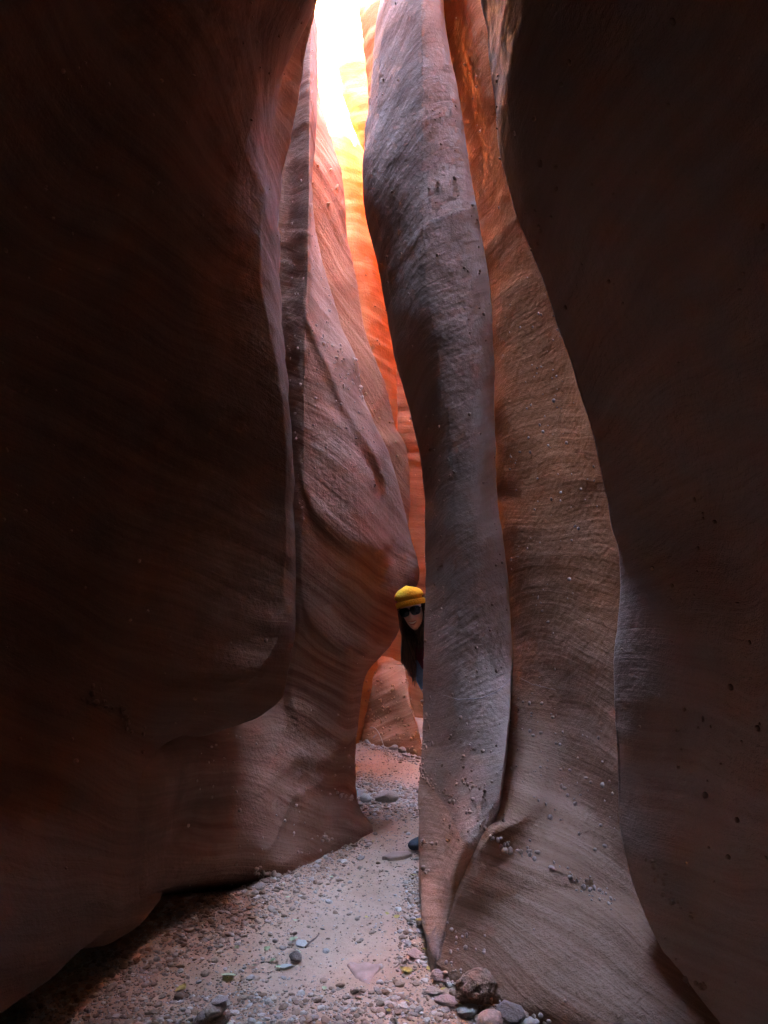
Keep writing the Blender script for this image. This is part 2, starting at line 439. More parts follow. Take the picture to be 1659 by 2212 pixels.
# far left: the glowing orange wall, its top in the sun
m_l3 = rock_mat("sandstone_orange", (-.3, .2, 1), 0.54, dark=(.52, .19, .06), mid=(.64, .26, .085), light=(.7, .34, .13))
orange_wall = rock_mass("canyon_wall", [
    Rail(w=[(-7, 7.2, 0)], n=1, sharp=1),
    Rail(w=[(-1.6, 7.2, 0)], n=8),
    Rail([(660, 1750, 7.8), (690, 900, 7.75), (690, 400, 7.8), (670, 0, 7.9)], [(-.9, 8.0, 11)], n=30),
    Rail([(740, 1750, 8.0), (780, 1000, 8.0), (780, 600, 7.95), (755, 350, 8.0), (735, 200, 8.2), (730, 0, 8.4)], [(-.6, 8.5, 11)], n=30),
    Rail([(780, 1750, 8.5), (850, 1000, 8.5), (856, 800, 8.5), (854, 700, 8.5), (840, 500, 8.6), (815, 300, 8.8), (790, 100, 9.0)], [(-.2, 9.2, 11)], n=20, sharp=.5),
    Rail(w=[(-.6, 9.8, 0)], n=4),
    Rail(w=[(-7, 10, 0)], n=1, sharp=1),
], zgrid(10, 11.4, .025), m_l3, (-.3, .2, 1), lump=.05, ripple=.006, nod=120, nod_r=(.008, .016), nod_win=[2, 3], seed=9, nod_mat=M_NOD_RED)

# far end of the passage
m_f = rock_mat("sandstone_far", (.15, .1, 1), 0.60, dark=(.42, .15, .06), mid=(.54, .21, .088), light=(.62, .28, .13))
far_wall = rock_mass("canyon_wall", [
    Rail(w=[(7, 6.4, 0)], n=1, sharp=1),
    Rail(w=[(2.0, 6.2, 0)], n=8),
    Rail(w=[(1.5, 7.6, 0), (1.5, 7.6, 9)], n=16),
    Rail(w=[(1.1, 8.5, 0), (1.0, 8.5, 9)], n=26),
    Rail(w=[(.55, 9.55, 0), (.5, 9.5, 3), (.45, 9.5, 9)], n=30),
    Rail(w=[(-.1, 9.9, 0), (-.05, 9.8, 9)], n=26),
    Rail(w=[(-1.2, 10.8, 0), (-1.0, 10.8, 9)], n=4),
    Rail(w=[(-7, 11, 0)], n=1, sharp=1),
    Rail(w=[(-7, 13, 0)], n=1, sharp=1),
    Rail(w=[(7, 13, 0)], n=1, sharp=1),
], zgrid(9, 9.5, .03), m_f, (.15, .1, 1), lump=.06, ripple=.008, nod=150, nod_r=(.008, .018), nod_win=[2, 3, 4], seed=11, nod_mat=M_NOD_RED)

# low salmon-coloured foot of the far wall
m_m = rock_mat("sandstone_foot", (-.45, .1, 1), 0.78, dark=(.44, .18, .085), mid=(.55, .25, .125), light=(.63, .33, .19))
foot = rock_mass("rock_mound", [
    Rail(w=[(-1.6, 8.9, 0)], n=6),
    Rail([(700, 1580, 8.45), (730, 1500, 8.5), (760, 1420, 8.7), (790, 1380, 8.9)], n=26),
    Rail([(830, 1603, 8.0), (835, 1560, 8.1), (830, 1480, 8.25), (825, 1425, 8.6), (830, 1380, 8.9)], n=30),
    Rail([(916, 1628, 7.5), (908, 1590, 7.6), (893, 1540, 7.8), (882, 1490, 8.05), (876, 1440, 8.5), (860, 1380, 8.9)], n=20, sharp=.6),
    Rail([(900, 1600, 8.3), (880, 1540, 8.5), (870, 1490, 8.7), (860, 1440, 8.9), (850, 1380, 9.1)], n=8),
    Rail(w=[(0, 9.4, 0)], n=4), Rail(w=[(-1.6, 9.6, 0)], n=2, sharp=1),
], np.arange(-.1, .78, .014), m_m, (-.45, .1, 1), lump=.05, ripple=.008, nod=150, nod_r=(.006, .018), nod_win=[1, 2], seed=13, nod_mat=M_NOD_RED)

# right, high up: the lobe that glows yellow
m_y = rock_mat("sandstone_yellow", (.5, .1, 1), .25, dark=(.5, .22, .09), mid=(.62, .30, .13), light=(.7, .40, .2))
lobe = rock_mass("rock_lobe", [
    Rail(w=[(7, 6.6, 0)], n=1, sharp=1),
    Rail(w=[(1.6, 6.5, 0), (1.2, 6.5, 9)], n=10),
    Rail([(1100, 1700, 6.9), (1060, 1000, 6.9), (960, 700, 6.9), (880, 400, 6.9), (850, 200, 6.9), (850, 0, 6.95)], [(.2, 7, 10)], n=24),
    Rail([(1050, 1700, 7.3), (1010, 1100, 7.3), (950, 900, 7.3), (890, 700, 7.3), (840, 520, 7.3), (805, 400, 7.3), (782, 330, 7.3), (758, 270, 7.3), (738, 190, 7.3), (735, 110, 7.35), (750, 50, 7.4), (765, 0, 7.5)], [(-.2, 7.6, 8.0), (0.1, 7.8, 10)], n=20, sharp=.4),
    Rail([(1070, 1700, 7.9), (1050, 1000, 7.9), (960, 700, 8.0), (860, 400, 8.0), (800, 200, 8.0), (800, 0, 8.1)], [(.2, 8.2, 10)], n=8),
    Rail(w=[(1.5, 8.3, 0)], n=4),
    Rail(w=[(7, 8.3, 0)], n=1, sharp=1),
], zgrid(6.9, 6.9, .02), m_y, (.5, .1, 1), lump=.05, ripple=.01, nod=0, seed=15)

# right, between lobe and column: narrow orange sliver
sliver = rock_mass("rock_fin", [
    Rail(w=[(3, 5.5, 0)], n=1, sharp=1),
    Rail(w=[(1.2, 5.5, 3), (1.0, 5.5, 8)], n=6),
    Rail([(1000, 800, 5.75), (905, 560, 5.75), (860, 400, 5.75), (835, 200, 5.75), (830, 0, 5.75)], [(.1, 5.8, 6.5), (.5, 5.8, 8)], n=24),
    Rail([(990, 800, 6.0), (890, 560, 6.0), (840, 400, 6.0), (806, 270, 6.0), (795, 200, 6.0), (790, 130, 6.0), (778, 60, 6.02), (776, 0, 6.05)], [(-.1, 6.1, 6.6), (.3, 6.1, 8)], n=16, sharp=.5),
    Rail([(1000, 800, 6.4), (830, 200, 6.4), (830, 0, 6.5)], [(.3, 6.5, 8)], n=6),
    Rail(w=[(3, 6.5, 0)], n=1, sharp=1),
], np.arange(3.0, 7.4, .02), m_f, (.3, .1, 1), lump=.03, ripple=.006, nod=0, seed=17)

# right side, middle: the tall grey column
def column_patches(g, P, col, s, fine):
    """the column's foot: a pinkish scoured facet, grey crust peeling below it"""
    sp = g.n("ShaderNodeSeparateXYZ"); g.l(P, sp.inputs[0])
    x, z = sp.outputs[0], sp.outputs[2]
    j = g.math('MULTIPLY', g.math('SUBTRACT', g.noise(P, 14, 4, .6), .5), .12)
    up = g.math('SUBTRACT', g.math('MULTIPLY_ADD', x, -.87, .87), z)          # > 0 below the nodule line
    lo = g.math('ADD', g.math('SUBTRACT', z, g.math('MULTIPLY_ADD', x, .9, -.045)), j)
    m = g.math('MULTIPLY', g.rng(up, -.004, .012), g.rng(lo, -.004, .006))
    pink = g.mix(g.rng(fine, .35, .65), (.44, .235, .15), (.55, .33, .225))
    col = g.mix(m, col, pink)
    m2 = g.math('MULTIPLY', g.rng(up, -.004, .012), g.rng(lo, .006, -.004))
    col = g.mix(g.math('MULTIPLY', m2, .7), col, (.30, .205, .17))
    # thin pale bed crossing the column
    b = g.math('ABSOLUTE', g.math('SUBTRACT', z, g.math('MULTIPLY_ADD', x, .28, .745)))
    return g.mix(g.math('MULTIPLY', g.rng(b, .012, .028, 1, 0), .55), col, (.48, .29, .19))
m_r1 = rock_mat("sandstone_column", (-.45, .1, 1), .45, dark=(.32, .2, .14), mid=(.40, .255, .19), light=(.49, .33, .255), extra=column_patches, bump=1.0)
column = rock_mass("rock_column", [
    Rail(w=[(.55, 4.72, 0), (.45, 4.76, 4), (.3, 4.8, 5), (0.42, 4.8, 6.2), (1.35, 4.9, 15)], n=10),
    Rail([(912, 1890, 4.5), (925, 1700, 4.52), (930, 1400, 4.55), (921, 1100, 4.52), (912, 1000, 4.5), (880, 860, 4.5), (851, 750, 4.5), (820, 600, 4.5), (790, 450, 4.5), (786, 330, 4.55), (800, 200, 4.6), (822, 0, 4.65)], [(0.30, 4.7, 6.2), (1.15, 4.7, 15)], n=18, sharp=.6),
    Rail([(930, 2054, 3.52), (913, 1990, 3.66), (906, 1850, 3.92), (904, 1720, 4.06), (912, 1620, 4.16), (917, 1450, 4.26), (920, 1250, 4.3), (914, 1010, 4.3), (892, 900, 4.28), (863, 780, 4.26), (836, 580, 4.27), (807, 400, 4.3), (812, 300, 4.32), (832, 0, 4.4)], [(0.30, 4.4, 6.2), (1.15, 4.4, 15)], n=40, sharp=.6),
    Rail([(945, 2068, 3.44), (950, 1980, 3.55), (957, 1850, 3.70), (962, 1720, 3.83), (977, 1600, 3.86), (987, 1400, 3.89), (987, 1200, 3.91), (978, 1000, 3.91), (952, 800, 3.91), (922, 600, 3.93), (915, 450, 3.95), (914, 300, 3.96), (910, 0, 3.97)], [(0.50, 4.1, 6.2), (1.35, 4.1, 15)], n=30, sharp=.15),
    Rail([(955, 2068, 3.46), (972, 1950, 3.46), (1002, 1830, 3.42), (1022, 1750, 3.51), (1047, 1600, 3.65), (1053, 1400, 3.84), (1038, 1200, 3.86), (1028, 900, 3.88), (1018, 700, 3.90), (1000, 500, 3.92), (980, 300, 3.96), (945, 0, 4.01)], [(0.58, 4.2, 6.2), (1.45, 4.2, 15)], n=24),
    Rail([(962, 2030, 3.48), (1002, 1900, 3.45), (1060, 1792, 3.45), (1076, 1750, 3.45), (1090, 1650, 3.51), (1100, 1550, 3.68), (1104, 1400, 3.91), (1087, 1200, 3.94), (1073, 1050, 3.96), (1068, 800, 3.98), (1060, 650, 3.98), (1035, 500, 4.01), (1000, 250, 4.06), (957, 0, 4.12)], [(0.62, 4.4, 6.2), (1.50, 4.4, 15)], n=18, sharp=.6),
    Rail([(990, 2000, 3.65), (1050, 1790, 3.95), (1085, 1550, 4.30), (1088, 1300, 4.35), (1060, 1050, 4.40), (1050, 650, 4.40), (1020, 450, 4.40), (985, 250, 4.45), (950, 0, 4.50)], [(0.65, 4.7, 6.2), (1.55, 4.7, 15)], n=10),
], zgrid(5.6, 15.0), m_r1, (-.45, .1, 1), lump=.022, ripple=.0012, nod=380, nod_r=(.003, .0095), nod_win=[1, 2, 3, 4], seed=21)  # unseen top raised high to keep sun off the left walls

# right side: the recessed wall with its bedded ramp
def warm_glow_zone(g, P, col, s, fine):
    """warm bounced glow painted as ochre colour above the ledge, pinkish beds in the ramp"""
    sp = g.n("ShaderNodeSeparateXYZ"); g.l(P, sp.inputs[0])
    h = g.math('ADD', sp.outputs[2], g.math('MULTIPLY', g.math('SUBTRACT', g.noise(P, 1.3, 4, .6), .5), 1.6))
    return g.mix(g.rng(h, .9, 2.2, 0, .85), col, g.mix(.85, col, (.6, .205, .068)))
m_r2 = rock_mat("sandstone_recess", (.42, .1, 1), 1.15, dark=(.3, .15, .09), mid=(.385, .2, .122), light=(.47, .265, .175), extra=warm_glow_zone, bump=1.4)
recess = rock_mass("canyon_wall", [
    Rail(w=[(7, 6.6, 0)], n=1, sharp=1),
    Rail(w=[(2.2, 6.6, 0), (1.50, 6.6, 13)], n=10),
    Rail(w=[(1.55, 5.8, 0), (1.4, 5.8, 5), (1.55, 5.8, 13)], n=10),  # unseen side wall, added to block sun coming from the right
    Rail(w=[(1.15, 5.15, 0), (1.0, 5.15, 5), (1.35, 5.15, 13)], n=8),
    Rail([(1030, 1900, 4.75), (1060, 1500, 4.78), (1055, 1000, 4.8), (1040, 650, 4.8), (1010, 400, 4.8), (975, 200, 4.8), (945, 0, 4.8)], [(1.15, 4.8, 13)], n=12),
    Rail([(938, 2070, 3.46), (942, 2050, 3.5), (1005, 1908, 3.40), (1062, 1800, 3.395), (1098, 1715, 3.66), (1120, 1560, 4.15), (1125, 1400, 4.34), (1103, 1200, 4.4), (1092, 900, 4.42), (1075, 600, 4.46), (1035, 300, 4.5), (980, 0, 4.55)], [(0.75, 4.6, 6.2), (1.25, 4.6, 13)], n=50, sharp=.2),
    Rail([(1035, 2140, 3.22), (1038, 2120, 3.24), (1090, 2000, 3.3), (1165, 1880, 3.4), (1187, 1830, 3.5), (1210, 1700, 3.76), (1215, 1500, 3.95), (1205, 1200, 4.02), (1192, 900, 4.07), (1152, 600, 4.12), (1085, 300, 4.18), (1015, 0, 4.3)], [(0.82, 4.3, 6.2), (1.35, 4.3, 13)], n=50),
    Rail([(1245, 2210, 2.99), (1245, 2190, 3.0), (1280, 2095, 3.07), (1325, 1965, 3.22), (1332, 1930, 3.32), (1338, 1800, 3.4), (1342, 1500, 3.48), (1340, 1200, 3.54), (1302, 900, 3.64), (1252, 600, 3.74), (1155, 300, 3.95), (1065, 0, 4.12)], [(0.90, 4.1, 6.2), (1.45, 4.0, 13)], n=40),
    Rail([(1460, 2300, 2.7), (1480, 2120, 2.82), (1490, 1950, 3.0), (1490, 1800, 3.1), (1460, 1000, 3.3), (1250, 300, 3.6), (1150, 0, 3.8)], [(1.00, 3.8, 6.2), (1.55, 3.7, 13)], n=14),
    Rail(w=[(7, 2.9, 0)], n=1, sharp=1),
], zgrid(5.2, 13.2), m_r2, (.42, .1, 1), lump=.03, ripple=.0016, nod=260, nod_r=(.003, .0095), nod_win=[5, 6, 7], nod_mat=M_NOD_PALE, seed=23)

# right side, near: the big dark overhanging wall
m_r3 = rock_mat("sandstone_near", (.2, .2, 1), .4, dark=(.36, .22, .165), mid=(.45, .29, .22), light=(.54, .37, .29), bump=1.5)
right_wall = rock_mass("canyon_wall", [
    Rail(w=[(7, 3.6, 0)], n=1, sharp=1),
    Rail(w=[(1.9, 3.4, 0), (1.7, 3.4, 2), (1.1, 3.4, 5), (0.95, 3.4, 13)], n=8),
    Rail([(1535, 2290, 2.9), (1512, 2212, 2.9), (1450, 2090, 2.92), (1400, 1980, 2.95), (1356, 1850, 2.98), (1336, 1750, 3.0), (1328, 1600, 3.0), (1330, 1400, 3.0), (1340, 1300, 3.0), (1343, 1200, 3.0), (1326, 1130, 2.98), (1291, 1000, 2.96), (1246, 860, 2.94), (1201, 720, 2.92), (1166, 600, 2.9), (1121, 470, 2.9), (1086, 350, 2.9), (1066, 240, 2.9), (1051, 120, 2.92), (1041, 0, 2.95)], [(.34, 3, 5.1), (0.36, 3, 6.4), (1.35, 3, 13)], n=50, sharp=.6),
    Rail([(1680, 2290, 2.5), (1620, 2000, 2.55), (1540, 1750, 2.6), (1510, 1400, 2.6), (1510, 1200, 2.6), (1440, 900, 2.5), (1320, 600, 2.45), (1210, 300, 2.4), (1150, 0, 2.35)], [(.4, 2.3, 4.6), (0.42, 2.3, 6.2), (1.25, 2.3, 13)], n=60),
    Rail(w=[(1.35, 1.5, 0), (1.15, 1.6, 1), (1.0, 1.6, 2), (.8, 1.5, 3.2), (.35, 1.3, 5), (-.2, 1.2, 6.5), (-0.20, 1.2, 13)], n=50),  # unseen top shaped to meet the left wall and shut out the sky
    Rail(w=[(1.5, -.5, 0), (1.2, -.5, 2), (.7, -.5, 4), (-.3, -.5, 6), (-.3, -.5, 13)], n=30),
    Rail(w=[(1.5, -2.5, 0), (1.2, -2.5, 3), (-.3, -2.5, 6), (-.3, -2.5, 13)], n=12),
    Rail(w=[(-.4, -4.4, 0)], n=6, sharp=1),
    Rail(w=[(7, -4.4, 0)], n=1, sharp=1),
], zgrid(5.0, 11.0, .016), m_r3, (.2, .2, 1), lump=.05, ripple=.002, nod=420, nod_r=(.004, .01), nod_win=[2, 3, 4], seed=25)

m_g = rock_mat("red_sand", (0, 0, 1), .6, mid=(.53, .345, .235), light=(.61, .43, .31), dark=(.42, .25, .16))
def seg_dist(x, y, line):
    best = np.full(np.shape(x), 1e9)
    for (x0, y0), (x1, y1) in zip(line[:-1], line[1:]):
        dx, dy = x1 - x0, y1 - y0
        t = np.clip(((x - x0) * dx + (y - y0) * dy) / (dx * dx + dy * dy), 0, 1)
        best = np.minimum(best, np.hypot(x - x0 - t * dx, y - y0 - t * dy))
    return best
gl = lambda *uv: [ground_at(*p)[:2] for p in uv]
LEFT_LINE = gl((800, 1788), (720, 1820), (595, 1895), (520, 1950), (400, 2010), (250, 2085), (120, 2150), (40, 2230))
RIGHT_LINE = gl((908, 1900), (915, 1990), (932, 2060), (1000, 2145), (1110, 2190), (1215, 2225), (1400, 2300))
def ground_z(x, y):
    x = np.asarray(x, float); y = np.asarray(y, float); o = x * 0
    st = lambda k, c: np.stack([x * k, y * k, o + c], -1)
    z = .022 * fbm(st(1.5, 0), 3) + .007 * fbm(st(9, 3), 3)
    wob = .6 + .8 * perlin(st(5, 9))
    z = z + .055 * wob * np.exp(-(seg_dist(x, y, LEFT_LINE) / .09) ** 2) + .05 * wob * np.exp(-(seg_dist(x, y, RIGHT_LINE) / .07) ** 2)
    # shallow ripples and trodden hollows
    z = z - .012 * np.clip(perlin(st(4.5, 21)) * 2.2 - .35, 0, 1)
    return z + .0022 * np.sin(38 * (y + .25 * x) + 5 * perlin(st(2.2, 6))) * np.clip(perlin(st(1.6, 13)) * 2, 0, 1)
gx, gy = np.meshgrid(np.arange(-2.2, 2.21, .014), np.arange(1.6, 10.5, .014))
gz = ground_z(gx, gy)
nY, nX = gx.shape
ii, jj = np.meshgrid(np.arange(nY - 1), np.arange(nX - 1), indexing='ij')
GF = np.stack([ii * nX + jj, ii * nX + jj + 1, (ii + 1) * nX + jj + 1, (ii + 1) * nX + jj], -1).reshape(-1, 4)
ground = mesh_np("ground", np.stack([gx, gy, gz], -1).reshape(-1, 3), GF, m_g)
tag(ground, kind="structure")
S = 400
outer = mesh_np("ground", [(-S, -S, -.06), (S, -S, -.06), (S, S, -.06), (-S, S, -.06)], [(0, 1, 2, 3)], m_g)
tag(outer, kind="structure")
# ------------------------------------------------------------------ loose stones, leaves, twig
def plain_mat(name, col, rough=.8, var=.15, scale=40, bump=.003, spec=.2, metallic=0):
    g = NT(name)
    P = g.n("ShaderNodeTexCoord").outputs["Object"]
    nz = g.noise(P, scale, 4, .6)
    c = g.mix(g.rng(nz, .3, .7), tuple(x * (1 - var) for x in col), tuple(min(1, x * (1 + var)) for x in col))
    g.l(c, g.b.inputs["Base Color"])
    g.b.inputs["Roughness"].default_value = rough
    g.b.inputs["Specular IOR Level"].default_value = spec
    g.b.inputs["Metallic"].default_value = metallic
    if bump:
        bp = g.n("ShaderNodeBump", i_Strength=.7); bp.inputs["Distance"].default_value = bump
        g.l(nz, bp.inputs["Height"]); g.l(bp.outputs[0], g.b.inputs["Normal"])
    return g.m

def stone_ramp(g, fac, cols):
    ramp = g.n("ShaderNodeValToRGB"); e = ramp.color_ramp.elements
    while len(e) < len(cols): e.new(.5)
    for k, c in enumerate(cols):
        e[k].position = k / (len(cols) - 1); e[k].color = (*c, 1)
    g.l(fac, ramp.inputs[0]); return ramp.outputs[0]

STONE_COLS = [(0.26, 0.155, 0.101), (0.38, 0.252, 0.168), (0.36, 0.281, 0.218), (0.42, 0.281, 0.193), (0.4, 0.349, 0.294), (0.3, 0.184, 0.126), (0.46, 0.349, 0.26), (0.4, 0.349, 0.311), (0.62, 0.563, 0.47), (0.52, 0.349, 0.235), (0.66, 0.601, 0.504), (0.48, 0.427, 0.37)]
def gravel_mat(name, island=True):
    g = NT(name)
    if island: f = g.n("ShaderNodeNewGeometry").outputs["Random Per Island"]
    else: f = g.n("ShaderNodeObjectInfo").outputs["Random"]
    P = g.n("ShaderNodeNewGeometry").outputs["Position"]
    c = stone_ramp(g, f, STONE_COLS)
    nz = g.noise(P, 130, 4, .65)
    c = g.mix(g.rng(nz, .35, .75, 0, .45), c, (.2, .12, .09))
    g.l(c, g.b.inputs["Base Color"]); g.b.inputs["Roughness"].default_value = .85
    g.b.inputs["Specular IOR Level"].default_value = .2
    bp = g.n("ShaderNodeBump", i_Strength=.8); bp.inputs["Distance"].default_value = .004
    g.l(g.noise(P, 60, 5, .65), bp.inputs["Height"]); g.l(bp.outputs[0], g.b.inputs["Normal"])
    return g.m
m_gravel = gravel_mat("gravel_mixed"); m_stone = gravel_mat("stone_mixed", False)

PATH = gl((860, 1790), (830, 1860), (800, 1930), (770, 2010), (740, 2080))
BANK = gl((770, 1690), (800, 1735), (850, 1740), (890, 1715))
FOOT = gl((772, 1592), (830, 1612), (912, 1640))
def density(x, y):
    wob = .08 * perlin(np.stack([x * 6, y * 6, x * 0], -1))
    d = .24 + .0 * x
    d = np.maximum(d, 1.0 - np.clip((seg_dist(x, y, LEFT_LINE) + wob - .1) / .32, 0, 1))
    d = np.maximum(d, 1.0 - np.clip((seg_dist(x, y, RIGHT_LINE) + wob - .05) / .2, 0, 1))
    d = np.maximum(d, np.clip((3.6 - y + wob * 3) / .5, 0, .8))
    pa = np.clip((seg_dist(x, y, PATH) + wob - .08) / .18, 0, 1)
    d = d * np.where(y > 3.3, .08 + .92 * pa, 1)
    d = np.where(y > 5.2, .05, d)
    d = np.maximum(d, 1.1 - np.clip((seg_dist(x, y, BANK) + wob - .12) / .25, 0, 1))
    d = np.maximum(d, 1.1 - np.clip((seg_dist(x, y, FOOT) + wob - .05) / .18, 0, 1))
    return d
rng = np.random.RandomState(31)
def scatter(n, lo=(-1.7, 2.3), hi=(1.3, 8.8), bias=1.0):
    out = np.zeros((0, 2))
    while len(out) < n:
        q = np.stack([rng.uniform(lo[0], hi[0], 60000), rng.uniform(lo[1], hi[1], 60000)], -1)
        keep = rng.rand(len(q)) < density(q[:, 0], q[:, 1]) ** bias
        out = np.vstack([out, q[keep]])
    return out[:n]

def rots(n):
    q = rng.normal(size=(n, 4)); q /= np.linalg.norm(q, axis=1)[:, None]
    a, b, c, d = q.T
    return np.stack([np.stack([1-2*(c*c+d*d), 2*(b*c-a*d), 2*(b*d+a*c)], -1), np.stack([2*(b*c+a*d), 1-2*(b*b+d*d), 2*(c*d-a*b)], -1), np.stack([2*(b*d-a*c), 2*(c*d+a*b), 1-2*(b*b+c*c)], -1)], 1)

def pebble_cloud(name, n, r0, r1, sub, jit, bias, pw=2.0, flat=.55, sink=.25):
    v0, f0 = ico(sub)
    p = scatter(n, bias=bias)
    r = r0 + (r1 - r0) * rng.rand(n) ** pw
    V = v0[None] * (1 + jit * rng.normal(size=(n, len(v0), 1)))
    V = V * np.clip(1 + .3 * rng.normal(size=(n, 1, 3)), .5, 1.6)
    tilt = rots(n)
    V = np.einsum('nij,nvj->nvi', tilt, V)
    V[:, :, 2] *= flat
    V = V * r[:, None, None]
    V[:, :, 0] += p[:, None, 0]; V[:, :, 1] += p[:, None, 1]
    V[:, :, 2] += (ground_z(p[:, 0], p[:, 1]) + r * flat * (1 - 2 * sink))[:, None]
    F = f0[None] + (np.arange(n) * len(v0))[:, None, None]
    return V.reshape(-1, 3), F.reshape(-1, 3)
Va, Fa = pebble_cloud("g", 80000, .0016, .0065, 1, .16, .8)
Vb, Fb = pebble_cloud("g", 15000, .0045, .017, 2, .08, 1.4, 2.6)
gravel = mesh_np("gravel", np.vstack([Va, Vb]), np.vstack([Fa, Fb + len(Va)]), m_gravel, smooth=False)
tag(gravel, "mixed grey and pinkish gravel scattered over the canyon floor", "gravel", kind="stuff")

def stone_mesh(name, seed, flat=.6, facets=7, rough=.06, pits=0.0, sub=4):
    r_ = np.random.RandomState(seed)
    v, f = ico(sub)
    v = v * (1 + .18 * fbm(v * 1.1 + seed * 7.7, 2))[:, None]
    for _ in range(facets):
        n = r_.normal(size=3); n /= np.linalg.norm(n); d = r_.uniform(.62, .88)
        ex = np.clip(v @ n - d, 0, None); v = v - n * (ex * .92)[:, None]
    nr = v / np.linalg.norm(v, axis=1)[:, None]
    v = v + nr * (rough * fbm(v * 3.5 + seed, 3))[:, None]
    if pits: v = v - nr * (pits * np.clip(perlin(v * 5 + seed) * 2.5, 0, 1))[:, None]
    v = v * np.array([1.0 + .25 * r_.rand(), .75 + .25 * r_.rand(), flat])
    me = bpy.data.meshes.new(name)
    me.from_pydata(v.tolist(), [], f.tolist()); me.update()
    me.polygons.foreach_set("use_smooth", np.ones(len(f), bool))
    return me
protos = [stone_mesh("stone", 50 + k, flat=(.45, .6, .35, .7, .5, .3)[k % 6], facets=5 + k % 4) for k in range(12)]
for me in protos: me.materials.append(m_stone)
proto_obs = {}
def put_stone(x, y, r, k=None, name="stone", label="", cat="stone", group=None, mat=None, z=None, rz=None, mesh=None, tiltmax=.35, scale=None):
    me = mesh or protos[k if k is not None else rng.randint(len(protos))]
    if id(me) not in proto_obs:
        proto_obs[id(me)] = bpy.data.objects.new(name, me); o = proto_obs[id(me)]
    else: o = proto_obs[id(me)].copy()
    o.name = name
    for kk in list(o.keys()): del o[kk]
    C.objects.link(o)
    zz = [v.co.z for v in me.vertices]; zlo = min(zz)
    s = scale or (r, r, r)
    o.scale = s
    o.rotation_euler = (rng.uniform(-tiltmax, tiltmax), rng.uniform(-tiltmax, tiltmax), rng.uniform(0, 6.28) if rz is None else rz)
    o.location = (x, y, (float(ground_z(x, y)) if z is None else z) - zlo * s[2] * .72)
    tag(o, label, cat, group)
    if mat:
        if not me.users > 1: me.materials.clear(); me.materials.append(mat)
    return o

def bank(n, lo, hi, r0, r1, label, group, f=None):
    c = 0; used = []
    while c < n:
        x, y = rng.uniform(lo[0], hi[0]), rng.uniform(lo[1], hi[1])
        if f(x, y) < rng.rand(): continue
        r = r0 + (r1 - r0) * rng.rand() ** 2
        if any((x - a) ** 2 + (y - b) ** 2 < (r + q) ** 2 * .8 for a, b, q in used): continue
        used.append((x, y, r))
        put_stone(x, y, r, label=label, group=group); c += 1
sdl = lambda line, w0, w1: (lambda x, y: float(1 - np.clip((seg_dist(np.array(x), np.array(y), line) - w0) / w1, 0, 1)))
bank(75, (-1.5, 2.6), (.0, 5.2), .012, .03, "small angular stone in the gravel bank along the dark left wall", "stones in the left gravel bank", sdl(LEFT_LINE, .12, .35))
bank(60, (0.05, 2.7), (.75, 4.4), .012, .032, "small pinkish stone at the foot of the right column and ramp", "stones along the right wall", sdl(RIGHT_LINE, .08, .14))
bank(60, (-.35, 5.2), (.4, 6.6), .015, .045, "pale stone in the stony bank beyond the narrow gap", "stones in the bank beyond the gap", sdl(BANK, .15, .2))
bank(34, (-.5, 7.0), (.5, 8.6), .02, .055, "rounded stone lying along the foot of the far salmon rock", "stones at the far rock foot", sdl(FOOT, .05, .12))
bank(40, (-1.2, 2.7), (.4, 3.4), .008, .02, "small loose stone on the gravelly path in the foreground", "stones on the near path", lambda x, y: .5)

# stones that stand out
m_brown = plain_mat("brown_stone", (.33, .19, .13), .9, .35, 9, .02)
m_greys = plain_mat("grey_stone", (.38, .31, .265), .85, .2, 8, .008)
m_green = plain_mat("pale_green_stone", (.5, .475, .41), .8, .12, 10, .004)
m_pink = plain_mat("pink_stone", (.46, .3, .24), .88, .22, 7, .008)
m_tan = plain_mat("tan_stone", (.42, .32, .25), .88, .2, 7, .008)
m_dark = plain_mat("dark_stone", (.23, .165, .135), .85, .25, 9, .01)
def special(u, v, wpx, flat, seed, mat, label, facets=6, pits=0.0, rz=None, name="stone", cat="stone", rough=.06):
    x, y, _ = ground_at(u, v)
    r = wpx / 2 / 1661.0 * y
    me = stone_mesh(name, seed, flat, facets, rough, pits); me.materials.append(mat)
    return put_stone(x, y, r, mesh=me, name=name, label=label, cat=cat, rz=rz, tiltmax=.15)
special(1036, 2178, 84, .85, 201, m_brown, "rough pitted brown boulder at the foot of the bedded ramp", 6, .16, name="boulder", cat="boulder", rough=.2)
special(1088, 2160, 52, .85, 202, m_greys, "round grey-brown cobble just right of the pitted boulder", 2, name="cobble")
special(1122, 2172, 50, .8, 203, m_green, "smooth pale greenish-grey cobble beside the round brown one", 1, name="cobble", rough=.03)
special(1105, 2205, 70, .5, 204, m_dark, "dark angular stone in front of the pale greenish cobble", 8)
special(1160, 2190, 44, .6, 205, m_greys, "grey stone between the pale cobble and the ramp foot", 6)
special(1190, 2205, 55, .5, 206, m_pink, "pinkish blocky stone at the right end of the stone row", 8)
special(1062, 2222, 70, .6, 207, m_pink, "reddish stone at the bottom edge below the pitted boulder", 7)
special(960, 2128, 52, .45, 208, m_pink, "brownish block wedged against the lower left corner of the ramp", 8)
special(992, 2140, 44, .5, 209, m_brown, "dark brown block left of the pitted boulder", 8)
special(968, 2172, 50, .35, 210, m_pink, "flat reddish stone among rubble left of the pitted boulder", 7)
special(1010, 2196, 46, .5, 211, m_greys, "white-grey slanted stone against the pitted boulder's left foot", 6)
special(935, 2150, 40, .4, 212, m_tan, "tan stone on the path side of the rubble heap", 6)
special(898, 2068, 34, .35, 213, m_pink, "flat pink stone beside the column's pointed foot", 7)
special(912, 2018, 38, .3, 214, m_brown, "thin brown slab leaning by the column's foot", 7)
